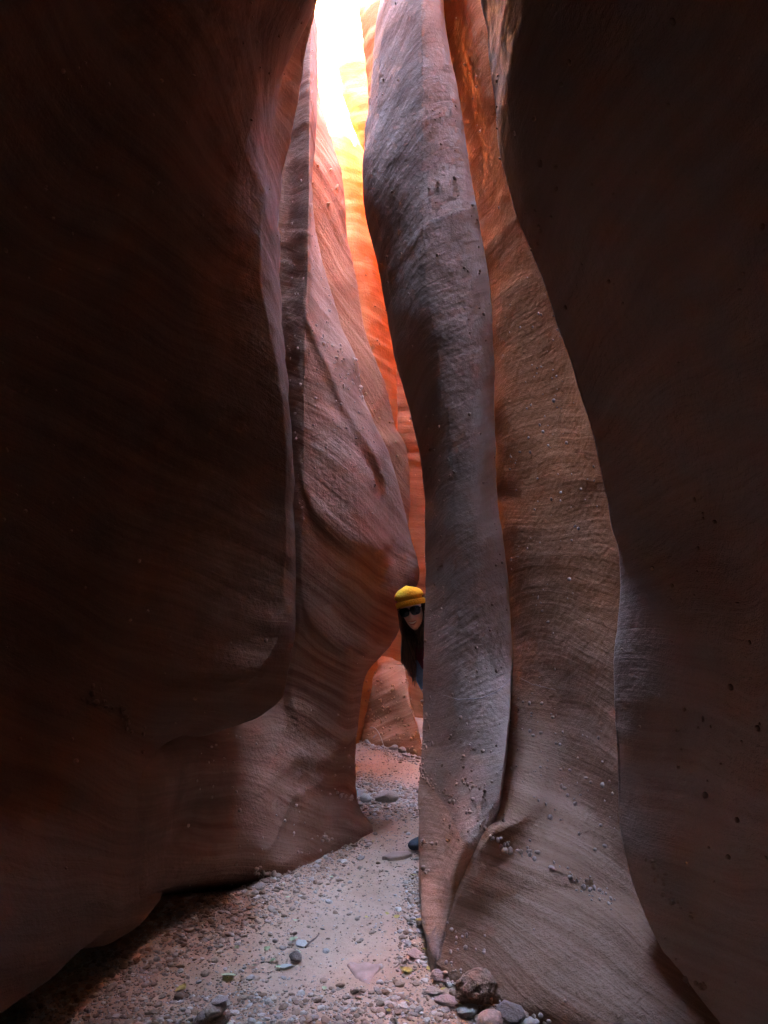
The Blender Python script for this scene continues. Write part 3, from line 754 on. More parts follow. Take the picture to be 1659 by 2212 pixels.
special(640, 2074, 28, .7, 215, m_dark, "dark stone standing out of the left gravel bank", 7)
special(562, 1932, 24, .4, 216, m_greys, "long pale stone at the shadow's edge by the left wall", 3)
special(598, 1905, 22, .4, 217, m_tan, "tan oblong stone touching the middle fin's foot", 4)
special(652, 2038, 30, .35, 218, m_green, "pale bluish flat stone in the middle of the left gravel bank", 7)
special(618, 2088, 26, .3, 219, m_green, "pale bluish slab low in the left gravel bank", 7)
special(836, 1732, 46, .55, 220, m_tan, "biggest tan stone of the bank beyond the gap", 7)
special(790, 1735, 26, .8, 221, m_green, "pale grey round stone near the fin's tip", 2, rough=.03)
special(820, 1606, 28, .9, 222, m_pink, "upright reddish stone at the foot of the far rock", 6)
bank(42, (.28, 2.75), (.85, 3.35), .016, .036, "stone in the rubble row below the bedded ramp", "rubble row below the ramp", sdl(gl((945, 2110), (1010, 2165), (1110, 2212), (1215, 2245)), .02, .09))
# cairn: three stones in a stack
xc, yc, _ = ground_at(466, 2212)
zc = float(ground_z(xc, yc))
def cairn(r, flat, seed, mat, dx, z, label, rz, sy=1.0, tilt=.05):
    me = stone_mesh("cairn_stone", seed, flat, 8, .07); me.materials.append(mat)
    o = bpy.data.objects.new("cairn_stone", me); C.objects.link(o)
    lo = min(v.co.z for v in me.vertices) * r; hi = max(v.co.z for v in me.vertices) * r
    o.scale = (r, r * sy, r); o.location = (xc + dx, yc, z - lo); o.rotation_euler = (tilt, -tilt, rz)
    tag(o, label, "stone", "stacked stones of the little cairn")
    return z + (hi - lo) * .86
z1 = cairn(.064, .42, 301, m_dark, -.022, zc - .012, "flat dark base stone of the little cairn", .3)
z1 = cairn(.052, .58, 302, m_tan, .004, z1 - .006, "thick tan middle stone of the little cairn", 1.2)
cairn(.031, .32, 303, m_greys, .015, z1 - .004, "small flat top stone of the little cairn", .5)

def slab(outline, h, mat, label, tilt=(0, 0), seed=0, zoff=.004):
    """flat stone lying half buried: outline of ground points, real thickness"""
    P = np.array([ground_at(*p)[:2] for p in outline]); c = P.mean(0)
    bm = bmesh.new()
    ring = []
    n = 48
    t = np.linspace(0, len(P), n, endpoint=False)
    pts = np.array([P[int(a) % len(P)] * (1 - a % 1) + P[(int(a) + 1) % len(P)] * (a % 1) for a in t])
    pts = pts + 0.009 * np.stack([perlin(np.stack([pts[:, 0] * 45, pts[:, 1] * 40, pts[:, 0] * 0 + seed], -1))] * 2, -1)
    layers = [(1.03, -h), (1.02, -.2 * h), (1.0, .5 * h), (.975, .8 * h), (.6, .86 * h), (.25, .84 * h)]
    vs = []
    for s, z in layers:
        vs.append([bm.verts.new(((p[0] - c[0]) * s, (p[1] - c[1]) * s, z + .0025 * float(perlin(np.array([p[0] * 25 * s, p[1] * 25, seed]))))) for p in pts])
    for a, b in zip(vs[:-1], vs[1:]):
        for k in range(n): bm.faces.new((a[k], a[(k + 1) % n], b[(k + 1) % n], b[k]))
    bm.faces.new(vs[-1])
    me = bpy.data.meshes.new("slab"); bm.to_mesh(me); bm.free(); me.materials.append(mat)
    for p in me.polygons: p.use_smooth = True
    o = bpy.data.objects.new("stone_slab", me); C.objects.link(o)
    o.location = (c[0], c[1], float(ground_z(c[0], c[1])) + zoff); o.rotation_euler = (tilt[0], tilt[1], 0)
    tag(o, label, "stone slab")
m_slab = plain_mat("slab_stone", (.46, .31, .25), .9, .3, 14, .008)
slab([(750, 2084), (758, 2079), (772, 2084), (785, 2082), (806, 2086), (823, 2085), (820, 2096), (808, 2108), (800, 2122), (789, 2131), (778, 2122), (764, 2106)], .012, m_slab, "triangular flat pinkish slab lying on the sandy path", (.05, -.03), 1, zoff=-.002)
slab([(826, 1856), (850, 1847), (884, 1845), (890, 1851), (868, 1857), (840, 1860)], .02, plain_mat("slab_sand", (.5, .33, .25), .9, .15, 9, .003), "thin flat reddish slab in the sand at the column's left", (.04, 0), 2)

# fallen leaves
def leaf_mesh(seed):
    r_ = np.random.RandomState(seed)
    bm = bmesh.new(); nu, nv = 9, 12; G = []
    cu = r_.uniform(.2, .9); tw = r_.uniform(-.6, .6)
    for i in range(nv + 1):
        t = i / nv; row = []
        w_ = .46 * (math.sin(math.pi * min(1, t * 1.02) ** .62) ** .8) * (1 + .08 * math.sin(t * 40)) if 0 < t < 1 else .012
        for j in range(nu):
            s = (j / (nu - 1) - .5) * 2
            row.append(bm.verts.new((s * w_, t - .5, .16 * cu * (s * w_ * 2) ** 2 + .22 * cu * (t - .4) ** 2 + tw * s * w_ * (t - .5) + .02 * math.sin(s * 9 + t * 7 + seed))))
        G.append(row)
    for i in range(nv):
        for j in range(nu - 1): bm.faces.new((G[i][j], G[i][j + 1], G[i + 1][j + 1], G[i + 1][j]))
    # thin stalk
    a = [bm.verts.new((.012 * math.cos(k * 2.1), -.5, .02 * cu + .012 * math.sin(k * 2.1))) for k in range(3)]
    b = [bm.verts.new((.07 + .008 * math.cos(k * 2.1), -.86, .1 + .008 * math.sin(k * 2.1))) for k in range(3)]
    for k in range(3): bm.faces.new((a[k], a[(k + 1) % 3], b[(k + 1) % 3], b[k]))
    top = list(bm.faces)
    ret = bmesh.ops.solidify(bm, geom=top, thickness=.012)
    bmesh.ops.recalc_face_normals(bm, faces=bm.faces)
    me = bpy.data.meshes.new("leaf"); bm.to_mesh(me); bm.free()
    for p in me.polygons: p.use_smooth = True
    return me
def leaf_mat(name, a, b):
    g = NT(name); P = g.n("ShaderNodeTexCoord").outputs["Object"]
    g.l(g.mix(g.rng(g.noise(P, 5, 4), .35, .65), a, b), g.b.inputs["Base Color"])
    g.b.inputs["Roughness"].default_value = .6
    return g.m
m_ly = leaf_mat("leaf_yellow", (.58, .46, .1), (.42, .28, .08))
m_lg = leaf_mat("leaf_pale_green", (.42, .48, .22), (.5, .56, .33))
lm = {}
for nm, mm in (("y", m_ly), ("g", m_lg)):
    lm[nm] = [leaf_mesh(400 + k + (20 if nm == "g" else 0)) for k in range(4)]
    for me in lm[nm]: me.materials.append(mm)
def put_leaf(u, v, wpx, c, label, group=None):
    x, y, _ = ground_at(u, v)
    o = bpy.data.objects.new("leaf", lm[c][rng.randint(4)]); C.objects.link(o)
    s = wpx / 1661.0 * y
    o.scale = (s, s, s)
    o.location = (x, y, float(ground_z(x, y)) + .012)
    o.rotation_euler = (rng.uniform(-.3, .3), rng.uniform(-.3, .3), rng.uniform(0, 6.28))
    tag(o, label, "leaf", group)
LB = "pale green fallen leaf on the gravel bank by the left wall"
LR = "yellow fallen leaf in the gravel along the right wall"
LP = "small fallen leaf lying on the sandy path"
GB, GR, GP = "leaves on the left gravel bank", "leaves along the right wall", "leaves on the path"
for u, v, w_ in [(610, 1918, 15), (624, 1943, 13), (633, 2032, 20), (603, 2090, 18), (588, 2077, 14), (645, 2061, 13), (578, 2052, 14), (512, 2050, 11), (640, 1995, 12), (625, 1880, 13), (690, 1838, 12), (712, 1822, 12), (662, 1855, 11), (548, 2090, 12)]:
    put_leaf(u, v, w_, "g", LB, GB)
put_leaf(492, 2112, 32, "g", "largest pale yellow-green leaf, on gravel above the cairn")
put_leaf(392, 2142, 28, "y", "curled brownish yellow leaf left of the cairn in shade")
for u, v, w_ in [(893, 1900, 14), (905, 2010, 13), (858, 1987, 14), (836, 1980, 10), (917, 2065, 14), (1005, 2155, 15), (958, 2150, 12), (1070, 2172, 14), (925, 2100, 11)]:
    put_leaf(u, v, w_, "y", LR, GR)
put_leaf(876, 2098, 28, "y", "large bright yellow leaf on the path below the column's foot")
for u, v, w_ in [(716, 1900, 10), (792, 1985, 10), (700, 2140, 12), (840, 2190, 12), (880, 2170, 10), (806, 1822, 9)]:
    put_leaf(u, v, w_, "y" if u > 780 else "g", LP, GP)

def tube(bm, pts, rad, k=6):
    rings = []
    for i, p in enumerate(pts):
        p = Vector(p); a = Vector(pts[max(0, i - 1)]); b = Vector(pts[min(len(pts) - 1, i + 1)])
        d = (b - a).normalized(); x = d.orthogonal().normalized() if i == 0 else (x - d * x.dot(d)).normalized()
        y = d.cross(x); r = rad[i] if hasattr(rad, '__len__') else rad
        rings.append([bm.verts.new(p + x * r * math.cos(2 * math.pi * j / k) + y * r * math.sin(2 * math.pi * j / k)) for j in range(k)])
    for a, b in zip(rings[:-1], rings[1:]):
        for j in range(k): bm.faces.new((a[j], a[(j + 1) % k], b[(j + 1) % k], b[j]))
    bm.faces.new(rings[0][::-1]); bm.faces.new(rings[-1])
def bm_obj(name, bm, mat, parent=None, smooth=True):
    me = bpy.data.meshes.new(name); bm.to_mesh(me); bm.free()
    if mat: me.materials.append(mat)
    for p in me.polygons: p.use_smooth = smooth
    o = bpy.data.objects.new(name, me); C.objects.link(o)
    if parent: o.parent = parent; o.matrix_parent_inverse = parent.matrix_world.inverted() if False else Matrix.Translation(-parent.location)
    return o
bm = bmesh.new()
a = Vector(ground_at(783, 1594)); b = Vector(ground_at(833, 1632))
tube(bm, [tuple(a.lerp(b, t) + Vector((.03 * math.sin(t * 3), 0, .16 * math.sin(math.pi * t ** .8) + .01))) for t in np.linspace(0, 1, 14)], .004)
tag(bm_obj("dry_stalk", bm, plain_mat("dry_stalk", (.5, .38, .26), .8)), "thin dry stalk arching over stones at the far rock foot", "twig")
bm = bmesh.new()
a = Vector(ground_at(660, 2052)); b = Vector(ground_at(690, 2022))
tube(bm, [tuple(a.lerp(b, t) + Vector((0, .01 * math.sin(t * 6), .012))) for t in np.linspace(0, 1, 8)], [.005, .005, .004, .004, .004, .003, .003, .002])
tag(bm_obj("twig", bm, plain_mat("twig_bark", (.16, .11, .09), .9)), "dark thin twig lying on the left gravel bank", "twig")
# ------------------------------------------------------------------ the person peeking round the column
PX, PY = .30, 4.97
person = bpy.data.objects.new("person", None); C.objects.link(person)
person.location = (PX, PY, 0)
tag(person, "smiling person in yellow beanie and sunglasses leaning out from behind the grey column", "person")

def eval_mesh(o):
    bpy.context.view_layer.update()
    dg = bpy.context.evaluated_depsgraph_get()
    me = bpy.data.meshes.new_from_object(o.evaluated_get(dg))
    d = o.data; bpy.data.objects.remove(o); bpy.data.meshes.remove(d)
    return me
def skin(nodes, edges, levels=2):
    names = list(nodes)
    me = bpy.data.meshes.new("skin_tmp")
    me.from_pydata([nodes[k][0] for k in names], [(names.index(a), names.index(b)) for a, b in edges], [])
    o = bpy.data.objects.new("skin_tmp", me); C.objects.link(o)
    o.modifiers.new("s", 'SKIN').use_smooth_shade = True
    for i, k in enumerate(names):
        r = nodes[k][1]; sv = me.skin_vertices[0].data[i]
        sv.radius = (r, r) if not isinstance(r, tuple) else r
        sv.use_root = (i == 0)
    sb = o.modifiers.new("d", 'SUBSURF'); sb.levels = levels; sb.render_levels = levels
    return eval_mesh(o)
def join_remesh(meshes, vox, name, smooth=4, keep=False):
    bm = bmesh.new()
    for m in meshes: bm.from_mesh(m)
    me = bpy.data.meshes.new(name); bm.to_mesh(me); bm.free()
    o = bpy.data.objects.new(name, me); C.objects.link(o)
    r_ = o.modifiers.new("r", 'REMESH'); r_.mode = 'VOXEL'; r_.voxel_size = vox
    if smooth:
        s_ = o.modifiers.new("s", 'SMOOTH'); s_.iterations = smooth; s_.factor = .5
    me = eval_mesh(o); me.name = name
    bm = bmesh.new(); bm.from_mesh(me)                           # one continuous surface only
    left = set(bm.verts); isl = []
    while left:
        st = [left.pop()]; cur = []
        while st:
            v = st.pop(); cur.append(v)
            for e in v.link_edges:
                q = e.other_vert(v)
                if q in left: left.discard(q); st.append(q)
        isl.append(cur)
    isl.sort(key=len)
    print(name, 'pieces', [len(q) for q in isl][-14:])
    bmesh.ops.delete(bm, geom=[v for q in isl[:-1] for v in q], context='VERTS')
    bm.to_mesh(me); bm.free()
    for p in me.polygons: p.use_smooth = True
    return me
def part(name, me, mat, parent):
    me.materials.clear(); me.materials.append(mat)
    o = bpy.data.objects.new(name, me); C.objects.link(o)
    o.parent = parent
    off = Matrix.Translation(-Vector(person.location)) if parent == person else Matrix.Identity(4)
    if parent == person: me.transform(off)
    else: me.transform(Matrix.Translation(-Vector(person.location)))
    return o

EYE = Vector((.180, 4.965, 1.503))
HM = Matrix.Translation(EYE) @ Matrix.Rotation(R(-13), 4, 'Y') @ Matrix.Rotation(R(-12), 4, 'Z') @ Matrix.Rotation(R(4), 4, 'X')

def head_mesh():
    zs = np.linspace(-.128, .118, 64); nth = 72
    wz = pchip([-.128, -.118, -.10, -.075, -.045, 0, .04, .08, .105, .118], [.012, .026, .038, .050, .059, .068, .071, .06, .036, .008], zs)
    fz = pchip([-.128, -.118, -.10, -.075, -.045, 0, .04, .08, .105, .118], [.05, .066, .074, .078, .082, .086, .084, .066, .036, .0], zs)
    bz = pchip([-.128, -.10, -.075, -.045, 0, .04, .08, .105, .118], [.0, .02, .045, .072, .092, .098, .085, .055, .02], zs)
    V = []
    for k, z in enumerate(zs):
        for j in range(nth):
            t = 2 * math.pi * j / nth
            c, s = math.cos(t), math.sin(t)
            x = wz[k] * math.copysign(abs(c) ** .9, c)
            y = (-fz[k] * abs(s) ** .95 if s > 0 else bz[k] * abs(s) ** .9)
            V.append((x, y, z))
    V = np.array(V)
    x, y, z = V.T
    front = np.clip(-y / .06, 0, 1) ** 2
    g = lambda x0, z0, sx, sz: np.exp(-((x - x0) / sx) ** 2 - ((z - z0) / sz) ** 2)
    nose = .0235 * np.exp(-(x / .0105) ** 2) * np.interp(z, [-.058, -.05, -.041, -.015, .012, .03], [0, .45, 1, .55, .18, 0]) + .006 * (g(.012, -.044, .008, .008) + g(-.012, -.044, .008, .008))
    sock = -.009 * (g(.031, .002, .017, .012) + g(-.031, .002, .017, .012))
    brow = .004 * (g(.03, .022, .022, .008) + g(-.03, .022, .022, .008))
    cheek = .008 * (g(.04, -.038, .02, .02) + g(-.04, -.038, .02, .02))
    sm = .30 * x ** 2 / .03
    mouth = -.006 * np.exp(-((z + .072 - sm) / .005) ** 2) * np.exp(-(x / .028) ** 4)
    lips = .005 * (np.exp(-((z + .064 - sm) / .004) ** 2) + 1.2 * np.exp(-((z + .082 - sm) / .005) ** 2)) * np.exp(-(x / .026) ** 4)
    chin = .009 * g(0, -.108, .018, .013)
    y = y - front * (nose + sock + brow + cheek + mouth + lips + chin)
    V = np.stack([x, y, z], -1)
    F = []
    for k in range(len(zs) - 1):
        for j in range(nth): F.append((k * nth + j, k * nth + (j + 1) % nth, (k + 1) * nth + (j + 1) % nth, (k + 1) * nth + j))
    bm = bmesh.new(); vs = [bm.verts.new(HM @ Vector(p)) for p in V]
    for f in F: bm.faces.new([vs[i] for i in f])
    bm.faces.new(vs[:nth][::-1]); bm.faces.new(vs[-nth:])
    for sx in (-1, 1):                                           # ears
        e = bmesh.ops.create_uvsphere(bm, u_segments=12, v_segments=8, radius=1)["verts"]
        for v in e: v.co = HM @ Vector((sx * .073 + v.co.x * .006, .012 + v.co.y * .017, -.012 + v.co.z * .03))
    bmesh.ops.recalc_face_normals(bm, faces=bm.faces)
    me = bpy.data.meshes.new("head_tmp"); bm.to_mesh(me); bm.free()
    return me

J = dict(pel=(.50, 5.03, .93), sp=(.44, 5.02, 1.08), ch=(.355, 5.01, 1.23), nk=(.262, 5.0, 1.345), hd=(.212, 4.985, 1.42),
         rs=(.168, 5.0, 1.235), re=(.285, 5.0, .985), rw=(.43, 4.96, .86), ls=(.41, 5.03, 1.375), le=(.60, 5.06, 1.17), lw=(.68, 5.0, .95),
         rh=(.43, 5.03, .9), rk=(.36, 4.99, .5), ra=(.305, 5.05, .09), lh=(.58, 5.03, .9), lk=(.58, 4.99, .5), la=(.58, 5.08, .09),
         rt=(.235, 5.0, .035), lt=(.55, 4.95, .035))
N = {"pel": (J["pel"], .12), "sp": (J["sp"], .105), "ch": (J["ch"], .115), "nk": (J["nk"], .05), "hd": (J["hd"], .046),
     "rs": (J["rs"], .048), "re": (J["re"], .036), "rw": (J["rw"], .024), "ls": (J["ls"], .048), "le": (J["le"], .036), "lw": (J["lw"], .024),
     "rh": (J["rh"], .085), "rk": (J["rk"], .054), "ra": (J["ra"], .036), "lh": (J["lh"], .085), "lk": (J["lk"], .054), "la": (J["la"], .036),
     "rt": (J["rt"], .03), "lt": (J["lt"], .03)}
E = [("pel", "sp"), ("sp", "ch"), ("ch", "nk"), ("nk", "hd"), ("ch", "rs"), ("rs", "re"), ("re", "rw"), ("ch", "ls"), ("ls", "le"), ("le", "lw"),
     ("pel", "rh"), ("rh", "rk"), ("rk", "ra"), ("ra", "rt"), ("pel", "lh"), ("lh", "lk"), ("lk", "la"), ("la", "lt")]
def hand(wr, el, side):
    """palm, four bent fingers of different length and a thumb"""
    w_ = Vector(wr); d = (w_ - Vector(el)).normalized(); fwd = Vector((0, -1, 0)); a = d.cross(fwd).normalized(); nrm = a.cross(d).normalized()
    out = [skin({"a": (tuple(w_), .022), "b": (tuple(w_ + d * .045), (.034, .016)), "c": (tuple(w_ + d * .085), (.036, .014))}, [("a", "b"), ("b", "c")], 1)]
    for i, (o_, L) in enumerate(zip((-.027, -.009, .009, .027), (.062, .072, .068, .054))):
        b0 = w_ + d * .075 + a * o_
        p1 = b0 + d * L * .45 + nrm * .006; p2 = p1 + (d * .8 + nrm * .6) * L * .32; p3 = p2 + (d * .5 + nrm * .85) * L * .26
        out.append(skin({"a": (tuple(b0), .009), "b": (tuple(p1), .0085), "c": (tuple(p2), .008), "e": (tuple(p3), .0065)}, [("a", "b"), ("b", "c"), ("c", "e")], 1))
    b0 = w_ + d * .03 + a * side * .026
    p1 = b0 + (d * .6 + a * side * .6) * .035; p2 = p1 + (d * .85 + a * side * .25 + nrm * .3) * .032
    out.append(skin({"a": (tuple(b0), .012), "b": (tuple(p1), .0105), "c": (tuple(p2), .0085)}, [("a", "b"), ("b", "c")], 1))
    return out
m_skin = plain_mat("skin", (.72, .44, .34), .5, .06, 20, 0, .35)
bd = join_remesh([skin(N, E), head_mesh()] + hand(J["rw"], J["re"], 1) + hand(J["lw"], J["le"], -1), .0035, "body", 2)
body = part("body", bd, m_skin, person)

# clothes
def knit(name, a, b, sc, bump=.004):
    g = NT(name); P = g.n("ShaderNodeNewGeometry").outputs["Position"]
    nz = g.noise(P, sc, 3, .6)
    g.l(g.mix(g.rng(nz, .3, .7), a, b), g.b.inputs["Base Color"]); g.b.inputs["Roughness"].default_value = .95
    g.b.inputs["Specular IOR Level"].default_value = .1
    bp = g.n("ShaderNodeBump", i_Strength=.8); bp.inputs["Distance"].default_value = bump
    g.l(nz, bp.inputs["Height"]); g.l(bp.outputs[0], g.b.inputs["Normal"]); return g.m
m_vest = knit("maroon_cloth", (.22, .04, .065), (.15, .03, .05), 60)
m_shirt = knit("denim_blue_cloth", (.22, .38, .56), (.15, .28, .44), 35, .01)
m_jean = knit("dark_jeans", (.04, .05, .08), (.06, .07, .1), 80)
m_shoe = knit("grey_shoe", (.06, .065, .075), (.09, .095, .1), 60)
vest = skin({"pel": ((.485, 5.03, .95), .135), "sp": (J["sp"], .125), "ch": ((.35, 5.01, 1.225), .13), "up": ((.30, 5.0, 1.30), .10), "sh": ((.19, 4.99, 1.225), .072), "nk": ((.268, 5.0, 1.335), .062)},
            [("pel", "sp"), ("sp", "ch"), ("ch", "up"), ("up", "nk"), ("ch", "sh")])
part("vest", join_remesh([vest], .006, "vest"), m_vest, person)
for s_, e_, w_ in (("rs", "re", "rw"), ("ls", "le", "lw")):
    a, b, c = Vector(J[s_]), Vector(J[e_]), Vector(J[w_])
    nd = {} if s_ == "rs" else {"o": (tuple(a.lerp(Vector(J["ch"]), .35)), .06), "a": (tuple(a), .062)}
    for i, t in enumerate((.2, .35, .5, .65, .8)): nd["m%d" % i] = (tuple(a.lerp(b, t) + Vector((0, 0, 0))), .055 - .01 * t + (.004 if i % 2 else -.002))
    nd["b"] = (tuple(b), .048); nd["c"] = (tuple(b.lerp(c, .9)), .036)
    ks = list(nd)
    part("sleeve", join_remesh([skin(nd, list(zip(ks[:-1], ks[1:])))], .005, "sleeve", 1), m_shirt, person)
jean = skin({"pel": ((.5, 5.03, .93), .135), "rh": (J["rh"], .098), "rk": (J["rk"], .067), "ra": ((.31, 5.045, .12), .058), "lh": (J["lh"], .098), "lk": (J["lk"], .067), "la": ((.58, 5.075, .12), .058)},
            [("pel", "rh"), ("rh", "rk"), ("rk", "ra"), ("pel", "lh"), ("lh", "lk"), ("lk", "la")])
part("jeans", join_remesh([jean], .007, "jeans"), m_jean, person)
for an, to in (("ra", "rt"), ("la", "lt")):
    a, t = Vector(J[an]), Vector(J[to]); d = (t - a); d.z = 0; d.normalize()
    sh = skin({"h": (tuple(Vector((a.x, a.y, .045)) - d * .035), .044), "m": (tuple(Vector((a.x, a.y, .048)) + d * .05), .046), "u": (tuple(Vector((a.x, a.y, .045)) + d * .125), (.05, .036)), "t": (tuple(Vector((a.x, a.y, .036)) + d * .185), (.042, .028)), "k": (tuple(Vector((a.x, a.y, .1))), .05)},
              [("h", "m"), ("m", "u"), ("u", "t"), ("h", "k")])
    part("shoe", join_remesh([sh], .005, "shoe", 2), m_shoe, person)

# sunglasses
def hp(x, y, z): return HM @ Vector((x, y, z))
m_frame = plain_mat("black_frame", (.012, .012, .014), .25, .0, 10, 0, .5)
m_lens = plain_mat("dark_lens", (.012, .013, .014), .06, .0, 10, 0, .6)
sg = bpy.data.objects.new("sunglasses", None); C.objects.link(sg); sg.parent = person
def lens_outline(sx, k=28, grow=1.0):
    o = []
    for i in range(k):
        t = 2 * math.pi * i / k
        c, s = math.cos(t), math.sin(t)
        x = .0295 * math.copysign(abs(c) ** .7, c) * grow; z = .0225 * math.copysign(abs(s) ** .75, s) * grow
        if z < 0: x *= .88
        xx = sx * .035 + x
        o.append((xx, -.094 + 2.4 * xx * xx, .000 + z + (.004 if z > 0 else 0)))
    return o
for sx in (-1, 1):
    bm = bmesh.new(); o_ = lens_outline(sx)
    for dy in (0,):
        f_ = [bm.verts.new(hp(x, y - .004, z)) for x, y, z in o_]; b_ = [bm.verts.new(hp(x, y + .001, z)) for x, y, z in o_]
        c_ = bm.verts.new(hp(sx * .035, -.101 + 2.4 * .035 ** 2, 0))
        for i in range(len(f_)):
            j = (i + 1) % len(f_); bm.faces.new((f_[i], f_[j], c_)); bm.faces.new((f_[i], b_[i], b_[j], f_[j]))
        bm.faces.new(b_)
    me = bpy.data.meshes.new("lens"); bm.to_mesh(me); bm.free()
    part("lens", me, m_lens, sg)
bm = bmesh.new()
for sx in (-1, 1):
    o_ = lens_outline(sx, 28, 1.06)
    tube(bm, [hp(*p) for p in o_] + [hp(*o_[0])], .0034, 6)
    tube(bm, [hp(sx * .066, -.082, .012), hp(sx * .076, -.06, .012), hp(sx * .079, -.01, .006), hp(sx * .077, .03, -.004)], .003, 6)
tube(bm, [hp(-.012, -.095, .006), hp(0, -.099, .009), hp(.012, -.095, .006)], .0034, 6)
me = bpy.data.meshes.new("frame"); bm.to_mesh(me); bm.free()
part("frame", me, m_frame, sg)
# lips and teeth
def arc(bm, x0, zc, yoff, r0, curve, n=17):
    pts, rad = [], []
    for t in np.linspace(-1, 1, n):
        x = t * x0; pts.append(hp(x, -.0885 + yoff + 3.0 * x * x, zc + curve * x * x)); rad.append(max(.0008, r0 * (1 - t * t) ** .6))
    tube(bm, pts, rad, 8)
m_lip = plain_mat("lips", (.42, .14, .12), .4, .05, 10, 0, .4); m_teeth = plain_mat("teeth", (.75, .72, .66), .3, .03, 10, 0, .5)
bm = bmesh.new(); arc(bm, .0265, -.0655, -.0005, .0034, 10); arc(bm, .0255, -.0815, -.001, .0045, 19)
me = bpy.data.meshes.new("lips"); bm.to_mesh(me); bm.free(); part("lips", me, m_lip, person)
bm = bmesh.new(); arc(bm, .0235, -.0725, .0005, .0062, 13)
me = bpy.data.meshes.new("teeth"); bm.to_mesh(me); bm.free(); part("teeth", me, m_teeth, person)

# beanie: slouchy crown and a folded band
m_bean = knit("mustard_knit", (.85, .50, .04), (.62, .33, .02), 160, .006)
def lathe_head(prof, brim, wob, nth=64, seed=1):
    bm = bmesh.new(); rings = []
    for (rx, ry, z) in prof:
        ring = []
        for j in range(nth):
            t = 2 * math.pi * j / nth; c, s = math.cos(t), math.sin(t)
            dz = brim(s)
            wv = 1 + wob * float(perlin(np.array([c * 2 + seed, s * 2, z * 22])))
            ring.append(bm.verts.new(hp(rx * c * wv, .006 - ry * s * wv, z + dz)))
        rings.append(ring)
    for a, b in zip(rings[:-1], rings[1:]):
        for j in range(nth): bm.faces.new((a[j], a[(j + 1) % nth], b[(j + 1) % nth], b[j]))
    bm.faces.new(rings[-1]); bm.faces.new(rings[0][::-1])
    bmesh.ops.recalc_face_normals(bm, faces=bm.faces)
    me = bpy.data.meshes.new("knit"); bm.to_mesh(me); bm.free()
    for p in me.polygons: p.use_smooth = True
    return me
brim = lambda s: -.018 * (1 - s) * .9
crown = lathe_head([(.078, .094, .066), (.081, .097, .087), (.0935, .11, .094), (.0935, .109, .104), (.089, .104, .118), (.079, .093, .132), (.064, .076, .144), (.044, .053, .152), (.022, .026, .157), (.006, .007, .158)], lambda s: -.013 * (1 - s), .045)
bean = part("beanie", crown, m_bean, person)
band = lathe_head([(.08, .096, .04), (.0895, .105, .0375), (.0945, .11, .042), (.097, .113, .055), (.0975, .113, .066), (.0945, .11, .073), (.09, .105, .075), (.08, .095, .073)], brim, .02, seed=4)
part("folded_band", band, m_bean, bean)

# long dark hair hanging straight down
g = NT("dark_hair"); P_ = g.n("ShaderNodeNewGeometry")
g.l(stone_ramp(g, P_.outputs["Random Per Island"], [(.03, .018, .012), (.075, .045, .028), (.15, .09, .056)]), g.b.inputs["Base Color"])
g.b.inputs["Roughness"].default_value = .42
hr = np.random.RandomState(77)
bm = bmesh.new()
for k in range(620):
    side = -1 if k % 5 < 3 else 1
    th = hr.uniform(-.35, 1.9)                                   # from temple round to the back
    c, s = math.cos(th), math.sin(th)
    rx, ry = .075 + hr.uniform(-.006, .014), .092 + hr.uniform(-.004, .012)
    p0 = HM @ Vector((side * rx * c, .004 + ry * s * (1 if th > 0 else .9), hr.uniform(.02, .06)))
    p1 = HM @ Vector((side * (rx + .004) * c, .004 + ry * s, -.05))
    if side < 0: end = Vector((hr.choice([hr.uniform(.112, .2), hr.uniform(.112, .235)]), 4.90 + .05 * hr.rand() + .06 * s, 0)); zend = 1.2 - .16 * max(0, (end.x - .118) / .08) * hr.uniform(.3, 1) - .05 * hr.rand() if end.x < .2 else hr.uniform(1.2, 1.32)
    else: end = Vector((hr.uniform(.215, .33), 4.90 + .07 * hr.rand(), 0)); zend = hr.uniform(1.2, 1.36)
    drop = max(.05, p1.z - zend); pts = [p0]
    for t in np.linspace(0, 1, 12):
        e = min(1, t * 1.5) ** 1.3
        x = p1.x + (end.x - p1.x) * e + .006 * math.sin(t * 5 + k); y = p1.y + (end.y - p1.y) * min(1, t * 1.7) + .004 * math.cos(t * 6 + k)
        pts.append(Vector((x, y, p1.z - drop * t)))
    r = hr.uniform(.0022, .0046)
    tube(bm, pts, [r * (.7 if i == 0 else 1) * (1 - .75 * max(0, (i - 7) / 5)) for i in range(len(pts))], 4)
me = bpy.data.meshes.new("hair"); bm.to_mesh(me); bm.free()
for p in me.polygons: p.use_smooth = True
part("hair", me, g.m, person)

